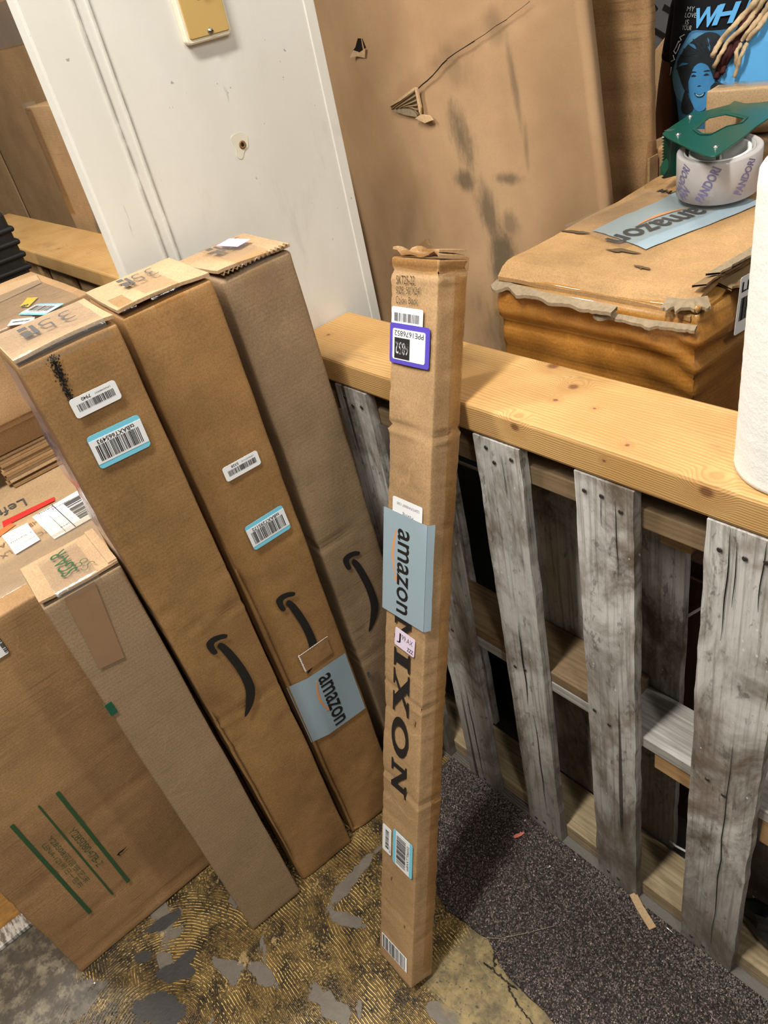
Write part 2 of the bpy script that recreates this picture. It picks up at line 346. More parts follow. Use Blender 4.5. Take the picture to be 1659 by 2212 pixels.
# ------------------------------------------------------------------ geometry helpers
class MB:
    def __init__(s): s.v = []; s.f = []; s.m = []
    def add(s, vs, fs, mi=0):
        k = len(s.v); s.v += [tuple(v) for v in vs]; s.f += [tuple(i+k for i in f) for f in fs]; s.m += [mi]*len(fs)
    def box(s, a, b, mi=0, F=None):
        (x0, y0, z0), (x1, y1, z1) = a, b
        vs = [(x, y, z) for x in (x0, x1) for y in (y0, y1) for z in (z0, z1)]
        if F: vs = [F @ Vector(v) for v in vs]
        s.add(vs, [(0, 1, 3, 2), (4, 6, 7, 5), (0, 4, 5, 1), (2, 3, 7, 6), (0, 2, 6, 4), (1, 5, 7, 3)], mi)
    def tube(s, pts, rad, n=8, mi=0):
        pts = [Vector(p) for p in pts]; rings = []
        for i, p in enumerate(pts):
            d = (pts[min(i+1, len(pts)-1)]-pts[max(i-1, 0)]).normalized()
            a = d.cross(Vector((.31, .17, .93))).normalized(); b = d.cross(a)
            r = rad[i] if isinstance(rad, (list, tuple)) else rad
            rings.append([p+(a*math.cos(2*PI*k/n)+b*math.sin(2*PI*k/n))*r for k in range(n)])
        vs = [v for r in rings for v in r]; fs = []
        for i in range(len(pts)-1):
            for k in range(n): fs.append((i*n+k, i*n+(k+1) % n, (i+1)*n+(k+1) % n, (i+1)*n+k))
        fs.append(tuple(range(n))[::-1]); fs.append(tuple((len(pts)-1)*n+k for k in range(n)))
        s.add(vs, fs, mi)
    def lathe(s, prof, n=32, c=(0, 0, 0), mi=0, close=True):
        vs = []; fs = []
        for r, z in prof:
            for k in range(n): vs.append((c[0]+r*math.cos(2*PI*k/n), c[1]+r*math.sin(2*PI*k/n), c[2]+z))
        m = len(prof)
        for i in range(m if close else m-1):
            for k in range(n):
                a, b = i, (i+1) % m
                fs.append((a*n+k, a*n+(k+1) % n, b*n+(k+1) % n, b*n+k))
        s.add(vs, fs, mi)
    def build(s, name, mat, parent=None, smooth=False, bevel=0):
        me = bpy.data.meshes.new(name); me.from_pydata(s.v, [], s.f)
        mats = mat if isinstance(mat, (list, tuple)) else [mat]
        for x in mats: me.materials.append(x)
        if len(mats) > 1: me.polygons.foreach_set('material_index', s.m)
        if smooth: me.polygons.foreach_set('use_smooth', [True]*len(me.polygons))
        me.update()
        o = bpy.data.objects.new(name, me); C.objects.link(o)
        if parent: o.parent = parent
        if bevel:
            b = o.modifiers.new('bevel', 'BEVEL'); b.width = bevel; b.segments = 2; b.limit_method = 'ANGLE'
        return o
def tag(o, label=None, cat=None, group=None, kind=None):
    if label: o['label'] = label
    if cat: o['category'] = cat
    if group: o['group'] = group
    if kind: o['kind'] = kind
    return o
def thing(name, label, cat, loc=(0, 0, 0), rz=0, group=None, mat=None):
    o = bpy.data.objects.new(name, None); C.objects.link(o); o.empty_display_size = .05
    if mat is not None: o.matrix_world = mat
    else: o.location = loc; o.rotation_euler = (0, 0, rz)
    return tag(o, label, cat, group)
def frame(o, u, v):
    u = Vector(u).normalized(); v = Vector(v).normalized(); n = u.cross(v); o = Vector(o)
    return Matrix(((u.x, v.x, n.x, o.x), (u.y, v.y, n.y, o.y), (u.z, v.z, n.z, o.z), (0, 0, 0, 1)))
def Fx(dx): return frame((dx/2, 0, 0), (0, 1, 0), (0, 0, 1))        # +x face: u=y v=z
def Fy(dy): return frame((0, -dy/2, 0), (1, 0, 0), (0, 0, 1))       # -y face: u=x v=z
def Fz(dz): return frame((0, 0, dz), (1, 0, 0), (0, 1, 0))          # top: u=x v=y
def Ft(dz): return frame((0, 0, dz), (0, -1, 0), (1, 0, 0))         # top read from behind: u=-y v=x
def sub(F, u, v, rot=0):                                            # frame turned in its plane
    return F @ Matrix.Translation((u, v, 0)) @ Matrix.Rotation(rot, 4, 'Z')
def rmat(a, b, c): return Matrix.Rotation(a, 4, 'Z') @ Matrix.Rotation(b, 4, 'Y') @ Matrix.Rotation(c, 4, 'X')
def rrect(w, h, r, n=4):
    if r <= 0: return [(-w/2, -h/2), (w/2, -h/2), (w/2, h/2), (-w/2, h/2)]
    out = []
    for cx, cy, a0 in ((w/2-r, -h/2+r, -PI/2), (w/2-r, h/2-r, 0), (-w/2+r, h/2-r, PI/2), (-w/2+r, -h/2+r, PI)):
        for k in range(n+1): out.append((cx+r*math.cos(a0+PI/2*k/n), cy+r*math.sin(a0+PI/2*k/n)))
    return out
def poly(name, F, pts, lift, mat, parent, th=.0004):
    """thin flat sheet (outline pts in the frame's plane)"""
    n = len(pts); mb = MB()
    vs = [F @ Vector((x, y, lift+th)) for x, y in pts]+[F @ Vector((x, y, lift)) for x, y in pts]
    mb.add(vs, [tuple(range(n)), tuple(range(2*n-1, n-1, -1))]+[(i, i+n, (i+1) % n+n, (i+1) % n) for i in range(n)])
    return mb.build(name, mat, parent)
def quadsheet(name, F, w, h, r, lift, mat, parent, th=.0004): return poly(name, F, rrect(w, h, r), lift, mat, parent, th)
_tc = 0
def lettering(body, F, W, H, lift, mat, parent, bold=0., shear=0., fn=None, name='lettering'):
    """flat letters filling W x H centred on the frame's origin; fn maps (x,y)->point instead of the frame"""
    cu = bpy.data.curves.new('t', 'FONT'); cu.body = body; cu.align_x = 'CENTER'; cu.offset = bold; cu.shear = shear; cu.resolution_u = 3
    to = bpy.data.objects.new('t', cu); C.objects.link(to)
    bpy.context.view_layer.update()
    me = bpy.data.meshes.new_from_object(to.evaluated_get(bpy.context.evaluated_depsgraph_get()))
    bpy.data.objects.remove(to, do_unlink=True); bpy.data.curves.remove(cu)
    if not me.vertices: return None
    xs = [v.co.x for v in me.vertices]; ys = [v.co.y for v in me.vertices]
    x0, x1, y0, y1 = min(xs), max(xs), min(ys), max(ys)
    for v in me.vertices:
        x = ((v.co.x-x0)/(x1-x0)-.5)*W; y = ((v.co.y-y0)/max(1e-6, y1-y0)-.5)*H
        v.co = fn(x, y) if fn else F @ Vector((x, y, lift))
    me.materials.clear(); me.materials.append(mat); me.name = name
    o = bpy.data.objects.new(name, me); C.objects.link(o); o.parent = parent
    return o
def barcode(F, W, H, lift, parent, n=44, seed=1, mat=None, th=.0002, name='barcode'):
    rnd = random.Random(seed); mb = MB(); ws = [rnd.choice((1, 1, 1, 2, 2, 3)) for _ in range(2*n)]; k = W/sum(ws); x = -W/2
    for i, q in enumerate(ws):
        if i % 2 == 0: mb.box((x, -H/2, lift), (x+q*k, H/2, lift+th), 0, F)
        x += q*k
    return mb.build(name, mat or M['black'], parent)
def label_bar(parent, F, W, H, text, seed, rot=0, nbars=40):
    """small white licence label, printed upside down"""
    F = F @ Matrix.Rotation(rot, 4, 'Z')
    lb = quadsheet('white_sticker', F, W, H, .004, .0009, M['white'], parent); lb['label'] = 'white barcode sticker'
    G = F @ Matrix.Rotation(PI, 4, 'Z')
    barcode(sub(G, 0, .001), W*.80, H*.36, .0014, lb, nbars, seed)
    lettering('LPNI'+text[0], sub(G, -W*.20, -H*.30), W*.34, H*.085, .0015, M['black'], lb)
    lettering(text[1], sub(G, W*.16, -H*.31), W*.2, H*.17, .0015, M['black'], lb, .01)
    return lb
def label_blue(parent, F, W, H, text, seed, rot=0, flip=True):
    F = F @ Matrix.Rotation(rot, 4, 'Z')
    lb = quadsheet('blue_banded_sticker', F, W, H, .005, .0009, M['sky'], parent); lb['label'] = 'white barcode sticker with light blue bands'
    quadsheet('white_field', F, W*.997, H*.70, 0, .0012, M['white'], lb)
    barcode(sub(F, 0, -H*.055), W*.84, H*.46, .0016, lb, 34, seed)
    lettering(text, sub(F, 0, H*.255, PI if flip else 0), W*.72, H*.13, .0017, M['black'], lb, .015)
    return lb
def catmull(p, n=6):
    out = []; m = len(p)
    for i in range(m):
        a, b, c, d = (Vector(p[(i+k) % m]) for k in (-1, 0, 1, 2))
        for k in range(n):
            t = k/n; out.append(tuple(.5*((2*b)+(c-a)*t+(2*a-5*b+4*c-d)*t*t+(3*b-a-3*c+d)*t**3)))
    return out
ARC = [(-.0026, .6885), (.0034, .6895), (.0109, .6728), (.0174, .6396), (.0212, .6043), (.0215, .5712), (.0179, .5543), (.0085, .5357), (-.0037, .5231), (-.0136, .5172), (-.0154, .5205), (-.0054, .5421), (.004, .5672), (.0066, .5914), (.0057, .6214), (.0021, .6498), (-.0014, .6712), (-.0043, .684)]
HOOK = [(.0172, .6975), (.0091, .7042), (-.003, .7084), (-.0125, .7075), (-.0178, .7032), (-.0187, .692), (-.0165, .68), (-.0124, .6752), (-.0077, .6766), (-.0083, .6892), (-.0057, .6959), (.0035, .6959), (.0135, .6917), (.017, .6935)]
def smile(parent, F, du, dv, k=1.):
    mb = MB()
    for P in (ARC, HOOK):
        P = catmull([(x, y, 0) for x, y, in P], 4); n = len(P)
        vs = [F @ Vector(((x-.0172)*k+.0172+du, (y-.6975)*k+.6975+dv, .0008)) for x, y, _ in P]
        mb.add(vs, [tuple(range(n))])
    o = mb.build('printed_curved_arrow', M['black'], parent); o['label'] = 'black curved smile arrow print'; return o
def tape_logo(parent, F, W, H):
    """word with an orange curved arrow under it; F is the reading frame, centred on the word"""
    lettering('amazon', F, W, H, .0013, M['black'], parent, .012)
    n = 14; top = []; bot = []
    for i in range(n+1):
        s = i/n; x = -W*.47+s*W*.58; y = -H*.62-math.sin(PI*min(1, s*1.02))*H*.27; k = H*(.02+.065*math.sin(PI*s*.9+.25))
        top.append((x, y+k)); bot.append((x, y-k))
    o = poly('orange_arc', F, bot+top[::-1], .0011, M['orange'], parent, .0002)
    x, y = -W*.47+W*.58, -H*.60
    poly('orange_arrowhead', F, [(x-W*.06, y+H*.10), (x+W*.035, y+H*.12), (x+W*.005, y-H*.16), (x-W*.005, y-H*.02)], .0011, M['orange'], parent, .0002)
def carton_mesh(name, dx, dy, dz, r, step, mat, parent, disp=None, z0=0.):
    """rounded, finely gridded box with its base at z0; disp(p,n) gives how far the skin moves along n"""
    hx, hy, hz = dx/2, dy/2, dz/2; half = (hx, hy, hz)
    def params(h):
        n = max(1, int(round((2*h-2*r)/step))); a = [-h, -h+r*.45]
        a += [-h+r+(2*h-2*r)*i/n for i in range(n+1)]; return a+[h-r*.45, h]
    P = [params(h) for h in half]; idx = {}; vs = []; fs = []
    def vert(p):
        k = tuple(round(c*20000) for c in p)
        if k in idx: return idx[k]
        q = Vector([max(-half[i]+r, min(half[i]-r, p[i])) for i in range(3)]); d = Vector(p)-q
        n = d.normalized(); v = q+n*r; v.z += hz+z0
        if disp: v = v+n*disp(v, n)
        idx[k] = len(vs); vs.append(tuple(v)); return idx[k]
    for ax in range(3):
        b, c = (ax+1) % 3, (ax+2) % 3
        for sgn in (-1, 1):
            for i in range(len(P[b])-1):
                for j in range(len(P[c])-1):
                    q = []
                    for ii, jj in ((i, j), (i+1, j), (i+1, j+1), (i, j+1)):
                        p = [0, 0, 0]; p[ax] = sgn*half[ax]; p[b] = P[b][ii]; p[c] = P[c][jj]; q.append(vert(p))
                    fs.append(tuple(q if sgn > 0 else q[::-1]))
    mb = MB(); mb.v = vs; mb.f = fs; mb.m = [0]*len(fs)
    return mb.build(name, mat, parent, smooth=True)
def dents(seed, amp=.0012, freq=9., creases=(), bend=None):
    s = Vector((seed*3.1, seed*1.7, seed*.9))
    def f(p, n):
        d = min(.0002, noise.noise(p*freq+s)*amp-amp*.5) + min(0., noise.noise(p*freq*3.1+s)*amp*.35-amp*.1)
        for (z0, sx, sy, dep, wd) in creases:
            if abs(n.z) > .7: continue
            q = p.z-z0-sx*p.x-sy*p.y+noise.noise(p*23+s)*.0012
            d += -dep*math.exp(-(q/wd)**2)+dep*.55*math.exp(-((q+wd*1.9)/wd)**2)
        if bend and n.x > .3: d -= bend(p.y, p.z)
        return d
    return f
def slab(name, mat, parent, x0, x1, y0, y1, z, th, nx=6, ny=8, zf=None, seed=0):
    """a thin board lying in x-y, its height bent by zf(x,y)"""
    mb = MB(); g = []
    for k in (0, 1):
        for i in range(nx+1):
            for j in range(ny+1):
                x = x0+(x1-x0)*i/nx; y = y0+(y1-y0)*j/ny; g.append((x, y, z+(th if k else 0)+(zf(x, y) if zf else 0)))
    n = (nx+1)*(ny+1); ix = lambda i, j, k: k*n+i*(ny+1)+j; fs = []
    for i in range(nx):
        for j in range(ny):
            fs.append((ix(i, j, 1), ix(i+1, j, 1), ix(i+1, j+1, 1), ix(i, j+1, 1))); fs.append((ix(i, j, 0), ix(i, j+1, 0), ix(i+1, j+1, 0), ix(i+1, j, 0)))
    for i in range(nx): fs.append((ix(i, 0, 0), ix(i+1, 0, 0), ix(i+1, 0, 1), ix(i, 0, 1))); fs.append((ix(i, ny, 0), ix(i, ny, 1), ix(i+1, ny, 1), ix(i+1, ny, 0)))
    for j in range(ny): fs.append((ix(0, j, 0), ix(0, j, 1), ix(0, j+1, 1), ix(0, j+1, 0))); fs.append((ix(nx, j, 0), ix(nx, j+1, 0), ix(nx, j+1, 1), ix(nx, j, 1)))
    mb.add(g, fs); return mb.build(name, mat, parent)
def over_edge_tape(name, parent, dx, dz, y0, y1, back, down, mat, lift=.0012, wob=.0006, seed=0, zf=None):
    """clear tape on a box top, folded over its +x edge"""
    path = [(dx/2-back+i*back/6, dz+lift) for i in range(6)]+[(dx/2-.002, dz+lift), (dx/2+lift, dz-.003)]+[(dx/2+lift, dz-.003-down*(i+1)/4) for i in range(4)]
    mb = MB(); ny = 10; vs = []
    for (x, z) in path:
        for j in range(ny+1):
            y = y0+(y1-y0)*j/ny; q = noise.noise(Vector((x*60, y*60, z*60+seed)))*wob
            vs.append((x+(abs(q) if z < dz-.002 else 0), y, z+(abs(q) if z >= dz-.002 else 0)+(zf(x, y) if zf and z >= dz-.002 else 0)))
    fs = [(i*(ny+1)+j, (i+1)*(ny+1)+j, (i+1)*(ny+1)+j+1, i*(ny+1)+j+1) for i in range(len(path)-1) for j in range(ny)]
    mb.add(vs, fs); o = mb.build(name, mat, parent, smooth=True); o['label'] = 'glossy clear packing tape'; return o
def fluted_edge(parent, x, y0, y1, z, h=.0042, pitch=.007, mat=None):
    """the wavy core of a cut board edge, facing +x"""
    mb = MB(); n = int((y1-y0)/(pitch/6)); t = .0007
    for i in range(n):
        a, b = y0+(y1-y0)*i/n, y0+(y1-y0)*(i+1)/n
        za, zb = (z+math.sin(2*PI*q/pitch)*h*.42 for q in (a, b))
        mb.add([(x, a, za-t), (x, b, zb-t), (x, b, zb+t), (x, a, za+t), (x-.008, a, za-t), (x-.008, b, zb-t), (x-.008, b, zb+t), (x-.008, a, za+t)], [(0, 1, 2, 3), (3, 2, 6, 7), (1, 0, 4, 5)])
    return mb.build('fluted_edge', mat or M['edge'], parent)
def bend1(y, z):                                                        # the left part of these fronts sags back from a soft fold
    k = .14*min(1, max(0, (.62-z)/.16)); return k*max(0, .0016-.068*(.6555-z)-y)
def bend2(y, z):
    k = .24*min(1, max(0, (.86-z)/.22)); return k*max(0, -.0204-.023*(.68-z)-y)
def face_sheet(name, F, u0, u1, v0, v1, bend, lift, mat, parent, nu=20, nv=12, skew=0.):
    mb = MB(); vs = []
    for i in range(nu+1):
        for j in range(nv+1):
            u = u0+(u1-u0)*i/nu; v = v0+(v1-v0)*j/nv+skew*(u-u0); vs.append(F @ Vector((u, v, lift-bend(u, v))))
    mb.add(vs, [(i*(nv+1)+j, (i+1)*(nv+1)+j, (i+1)*(nv+1)+j+1, i*(nv+1)+j+1) for i in range(nu) for j in range(nv)])
    return mb.build(name, mat, parent, True)
# ------------------------------------------------------------------ setting
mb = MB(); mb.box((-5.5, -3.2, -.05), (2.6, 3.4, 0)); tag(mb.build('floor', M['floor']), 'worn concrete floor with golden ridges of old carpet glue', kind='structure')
mb = MB(); mb.box((-5.5, 3.3, 0), (2.6, 3.4, 3.0)); tag(mb.build('wall_back', M['paint2']), kind='structure')
mb = MB(); mb.box((-5.5, -3.2, 0), (-5.4, 3.3, 3.0)); tag(mb.build('wall_left', M['paint2']), kind='structure')
# white end wall between the two pallet fences
XP = -1.111
mb = MB(); mb.box((XP-.030, .400, 0), (XP, .835, 2.85))
wl = tag(mb.build('wall_middle', M['paint'], bevel=.003), 'scuffed white painted end of wall behind tall cartons', kind='structure')
mb = MB(); mb.lathe([(.0022, 0), (.0045, .0008), (.006, .0002), (.006, -.002), (.0022, -.002)], 14)
o = mb.build('anchor_ring', plain('brown_anchor', (.20, .10, .045), .6, .3), wl, True); o.matrix_local = frame((XP+.0012, .648, 1.312), (0, 1, 0), (0, 0, 1))
mb = MB(); mb.lathe([(0, .0004), (.0024, .0004), (.0024, 0), (0, 0)], 12); o = mb.build('screw_hole', M['dark'], wl); o.matrix_local = frame((XP+.0013, .648, 1.312), (0, 1, 0), (0, 0, 1))
rr = random.Random(4)
o = poly('filler_patch', frame((XP, .645, 1.311), (0, 1, 0), (0, 0, 1)), [(x, y) for x, y, _ in catmull([(-.013, .014, 0), (-.004, .018, 0), (.008, .017, 0), (.015, .009, 0), (.012, -.004, 0), (.004, -.008, 0), (-.004, -.017, 0), (-.012, -.012, 0), (-.010, 0, 0)], 4)], .0001, plain('yellowed_filler', (.62, .585, .48), .6, .3), wl, .0005)
mb = MB(); n = 60                                                       # flat moulding with two ridges
for i in range(n):
    z0, z1 = .0+2.8*i/n, .0+2.8*(i+1)/n
    for a, b, h in ((.4665, .4695, .003), (.4695, .4845, .0016), (.4845, .4880, .0034)):
        q = noise.noise(Vector((a*50, 0, z0*9)))*.0006
        mb.box((XP-.001, a+q, z0), (XP+h, b+q, z1))
tag(mb.build('trim_1', M['paint']), 'narrow vertical painted moulding with dirty edges', kind='structure')
mb = MB(); mb.box((XP-.002, .8165, 0), (XP+.0022, .8355, 2.84)); tag(mb.build('trim_2', M['paint'], bevel=.001), kind='structure')
# ---- switch plate on the wall
sw = thing('light_switch', 'yellowed wall switch plate with cream rim on white wall', 'switch', (XP, .640, 1.510))
F = frame((0, 0, 0), (0, 1, 0), (0, 0, 1))
def plate_ring(name, w, h, r, d0, d1, mat, parent, bev):
    P = rrect(w, h, r, 6); n = len(P); mb = MB()
    Q = rrect(w-2*bev, h-2*bev, max(.001, r-bev), 6)
    vs = [F @ Vector((x, y, d0)) for x, y in P]+[F @ Vector((x, y, d1-bev*.7)) for x, y in P]+[F @ Vector((x, y, d1)) for x, y in Q]
    mb.add(vs, [(i, (i+1) % n, (i+1) % n+n, i+n) for i in range(n)]+[(i+n, (i+1) % n+n, (i+1) % n+2*n, i+2*n) for i in range(n)]+[tuple(range(2*n, 3*n))])
    return mb.build(name, mat, parent)
o = plate_ring('back_box', .074, .118, .006, 0, .009, M['cream'], sw, .002); o['label'] = 'cream raised rim'
F = F @ Matrix.Translation((.001, .0015, 0))
o = plate_ring('cover_plate', .066, .110, .004, .009, .0105, M['plate'], sw, .001); o['label'] = 'yellow brown cover plate'
mb = MB(); mb.lathe([(0, .003), (.003, .0024), (.0042, .0008), (.0044, 0), (0, 0)], 20)
scr = mb.build('screw', M['dullmetal'], sw, True); scr.matrix_local = F @ Matrix.Translation((.0015, -.0505, .0105))
mb = MB(); mb.box((-.0035, -.0004, .0026), (.0035, .0004, .0032)); s2 = mb.build('slot', M['dark'], scr)
mb = MB(); mb.box((-.0055, -.012, .0104), (.0055, .012, .0112), 0, F); mb.build('toggle_slot', M['cream'], sw)
mb = MB(); mb.box((-.0035, -.001, .0108), (.0035, .009, .020), 0, F @ Matrix.Rotation(-.25, 4, 'X')); mb.build('toggle', M['cream'], sw, bevel=.001)
# ------------------------------------------------------------------ pallet fence
YF = .6205
fence = thing('pallet_fence', 'weathered grey wooden pallet stood on edge under a yellow pine rail', 'fence', (0, YF, 0))
def plank_mesh(name, x0, x1, z0, z1, y0, y1, mat, parent, seed, rag=.0022, step=.02, skew=0.):
    """sawn board standing upright, with slightly ragged edges"""
    n = int((z1-z0)/step); m = 5; mb = MB(); vs = []; fs = []
    for i in range(n+1):
        z = z0+(z1-z0)*i/n; a = noise.noise(Vector((seed, z*16, 0)))*rag+noise.noise(Vector((seed, z*70, 4)))*rag*.5
        b = noise.noise(Vector((seed+9, z*16, 0)))*rag+noise.noise(Vector((seed+9, z*70, 4)))*rag*.5
        sh = skew*(z-z0)
        for y in (y0, y1):
            for j in range(m+1):
                x = x0+a+(x1+b-x0-a)*j/m+sh
                vs.append((x, y+(noise.noise(Vector((x*40, z*8, seed)))*.0012 if y == y0 else 0), z))
    ix = lambda i, k, j: i*2*(m+1)+k*(m+1)+j
    for i in range(n):
        for j in range(m):
            fs.append((ix(i, 0, j), ix(i, 0, j+1), ix(i+1, 0, j+1), ix(i+1, 0, j))); fs.append((ix(i, 1, j+1), ix(i, 1, j), ix(i+1, 1, j), ix(i+1, 1, j+1)))
        fs.append((ix(i, 0, m), ix(i, 1, m), ix(i+1, 1, m), ix(i+1, 0, m))); fs.append((ix(i, 1, 0), ix(i, 0, 0), ix(i+1, 0, 0), ix(i+1, 1, 0)))
    for j in range(m):
        fs.append((ix(0, 0, j+1), ix(0, 0, j), ix(0, 1, j), ix(0, 1, j+1))); fs.append((ix(n, 0, j), ix(n, 0, j+1), ix(n, 1, j+1), ix(n, 1, j)))
    mb.add(vs, fs); return mb.build(name, mat, parent)
FRONT = [(-.985, -.905), (-.842, -.758), (-.672, -.590), (-.502, -.418), (-.328, -.234), (-.140, -.052), (.03, .115)]
for i, (a, b) in enumerate(FRONT):
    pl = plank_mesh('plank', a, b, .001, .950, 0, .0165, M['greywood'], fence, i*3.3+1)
    rr = random.Random(i)
    for zz in (.925, .492, .03):
        for k in range(3 if zz > .9 else 2):
            x = a+(b-a)*(.22+.28*k)+rr.uniform(-.006, .006); z = zz+rr.uniform(-.012, .012)
            mb = MB(); mb.lathe([(0, .0012), (.0028, .0010), (.0034, 0), (0, 0)], 10)
            nl = mb.build('nail', M['nail'], pl); nl.matrix_local = frame((x, -.0012, z), (1, 0, 0), (0, 0, 1))
def cracks(pl, lst):
    mb = MB()
    for (x, z0, z1, wd) in lst:
        n = 10; P = []
        for i in range(n+1):
            z = z0+(z1-z0)*i/n; k = wd*(1-abs(2*i/n-1)**2)*.5+.0002; xx = x+noise.noise(Vector((x*30, z*14, 2)))*.004
            P.append((xx-k, xx+k, z))
        for (p, q) in zip(P, P[1:]): mb.add([(p[0], -.0016, p[2]), (p[1], -.0016, p[2]), (q[1], -.0016, q[2]), (q[0], -.0016, q[2])], [(0, 1, 2, 3)])
    return tag(mb.build('crack', M['dark'], pl), kind='stuff')
pls = [o for o in fence.children if o.name.startswith('plank')]
cracks(pls[2], [(-.632, .60, .40, .0022), (-.622, .38, .08, .0014), (-.62, .93, .86, .0006)])
cracks(pls[3], [(-.442, .93, .80, .0009), (-.462, .93, .88, .0006)])
cracks(pls[4], [(-.300, .95, .78, .0012), (-.292, .935, .84, .0009), (-.262, .95, .85, .0009), (-.272, .60, .05, .0012), (-.24, .88, .70, .0010)])
cracks(pls[1], [(-.80, .33, .02, .0018)])
def board(name, x0, x1, y0, y1, z0, z1, mat, parent=fence, bev=.002):
    mb = MB(); n = max(1, int((x1-x0)/.12))
    for i in range(1): mb.box((x0, y0, z0), (x1, y1, z1))
    return mb.build(name, mat, parent, bevel=bev)
board('stringer', XP+.004, .30, .018, .108, .884, .914, M['shadedwood'])
board('lead_board', XP+.004, .30, .018, .10, .938, .9505, M['whitewood'])
board('stringer', XP+.004, -.462, .018, .108, .4765, .4995, M['shadedwood'])
board('stringer', XP+.004, .30, .0175, .108, .452, .476, M['whitewood'])
board('stringer', XP+.004, .30, .018, .108, .0015, .040, M['palewood'])
board('block', -.412, -.368, .045, .108, .846, .882, M['rawwood'])
board('block', -.398, -.315, .020, .060, .413, .4515, M['rawwood'])
board('block', -.232, -.10, .020, .060, .395, .4515, M['rawwood'])
for i, (a, b) in enumerate([(-.96, -.86), (-.70, -.580), (-.505, -.412), (-.30, -.205), (-.10, .0)]):
    plank_mesh('back_plank', a, b, .041, .90, .110, .124, M['greywood'], fence, 40+i*2.1)
rail = board('top_rail', XP+.0015, .34, .0, .146, .9515, .9965, M['pine'], bev=.005); rail['label'] = 'yellow pine board with brown knots'
# ---- the same fence going on behind the wall
fence2 = thing('pallet_fence', 'pine topped pallet fence behind white wall, at left', 'fence', (0, .655, 0))
for i, (a, b) in enumerate([(-2.57, -2.53), (-2.455, -2.30), (-2.228, -2.10), (-1.99, -1.87), (-1.75, -1.63), (-1.51, -1.40), (-1.28, -1.18)]):
    plank_mesh('plank', a, b, .001, .955, .015, .031, M['rawwood'], fence2, 60+i*1.9, step=.06)
board('stringer', -3.2, -1.148, .034, .12, .89, .93, M['rawwood'], fence2)
board('stringer', -3.2, -1.148, .034, .12, .46, .49, M['rawwood'], fence2)
board('stringer', -3.2, -1.148, .034, .12, .002, .04, M['rawwood'], fence2)
KNOTS[:] = [(-2.0, .06, .996, .008), (-2.4, .05, .996, .01), (-1.7, .12, .996, .006)]
M['pine2'] = wood_pine()
o = board('top_rail', -3.25, -1.143, 0, .185, .9555, 1.0, M['pine2'], fence2, .005); o['label'] = 'yellow pine board'
# ------------------------------------------------------------------ tall cartons leaning together in front of the wall
def place(q): return Matrix.Translation(q[:3]) @ rmat(*q[3:6])
B1 = [-0.9826, 0.2689, 0.0026, -0.0879, 0.0155, 0.026, 0.1189, 0.1273, 1.2134]
B2 = [-0.9907, 0.4109, 0.0021, -0.1013, 0.0044, 0.0272, 0.1389, 0.1304, 1.2114]
B3 = [-0.9866, 0.5545, 0.0025, -0.0791, -0.0063, 0.0316, 0.1411, 0.116, 1.2002]
SM = [-0.9782, 0.1306, 0.0025, -0.0859, -0.0296, 0.0125, 0.1205, 0.1163, 0.8922]
BG = [-1.14, 0.072, 0.002, -.0216, 0, .0115, .05, .60, .815]
CN = [-0.651, 0.238, 0.0126, -0.0326, -0.0845, -0.3373, 0.0949, 0.0525, 1.2448]
def top_flap(parent, dx, dy, dz, gap, mat, seed, x1=0., lab=None):
    f = slab('top_flap', mat, parent, -dx/2+.001, dx/2-.0015+x1, -dy/2+.0015, dy/2-.0015, dz-.001, .0042, 8, 10,
             lambda x, y: gap*max(0, (x+dx*.1)/(dx*.6))**1.4*(.55+.45*math.sin(y*31+seed))+abs(noise.noise(Vector((x*30, y*30, seed))))*.0012, seed)
    return f
def stamp_top(parent, dz, cu, cv, W, H, mat, lift=.0062):
    """3 5 7 stamped upside down, with the heavy bar of the 7"""
    T = sub(Ft(dz), cu, cv)
    lettering('35', sub(T, -W*.16, 0), W*.62, H, lift, mat, parent, -.02)
    P = [(W*.22, H*.5), (W*.5, H*.5), (W*.5, H*.38), (W*.30, H*.38), (W*.30, -H*.5), (W*.22, -H*.5)]
    poly('lettering', T, P, lift, mat, parent, .0002)
    for k in (0, 1): poly('lettering', sub(T, W*(.42), H*(.18-.62*k)), rrect(W*.16, H*.34, 0), lift, mat, parent, .0002)
# carton nearest the big flat one
t = thing('tall_carton', 'tall brown carton with black scuff mark and two barcode stickers near its top', 'carton', mat=place(B1), group='tall brown cartons in a row')
dx, dy, dz = B1[6:]
carton_mesh('carton_body', dx, dy, dz-.003, .005, .010, M['kraft1'], t, dents(1, .0022, 8, [(.742, 0, -.16, .0022, .003), (.80, 0, .1, .0012, .002), (.535, 0, .05, .0024, .003), (.46, 0, -.1, .0014, .002), (.95, 0, .03, .0008, .002)], bend1))
top_flap(t, dx, dy, dz, .005, M['kraftT'], 1)
over_edge_tape('tape_strip', t, dx, dz+.006, -.062, .05, .10, .016, M['wrinkle'], .002, .0022, 3)
X = Fx(dx)
label_bar(t, sub(X, 0, 1.1366), .060, .026, ('Q4884557', '7940'), 11)
label_blue(t, sub(X, .0025, 1.0725), .0705, .0475, 'tsBAXT665493', 12, -.03)
smile(t, X, 0, 0)
stamp_top(t, dz, .0, -.006, .068, .036, M['ink'], .0085)
mb = MB(); rr = random.Random(5)                                         # rubbed black scuff: many small flecks
for i in range(420):
    s = rr.random(); y = -.0225-.004*s+rr.gauss(0, .0033*(1-.5*s)); z = 1.206-.063*s+rr.uniform(-.002, .002); a = rr.uniform(.0003, .0011)*(1-.3*s)
    mb.add([(dx/2+.0005, y-a, z-a*1.5), (dx/2+.0005, y+a, z-a), (dx/2+.0005, y+a*.6, z+a*1.6), (dx/2+.0005, y-a, z+a)], [(0, 1, 2, 3)])
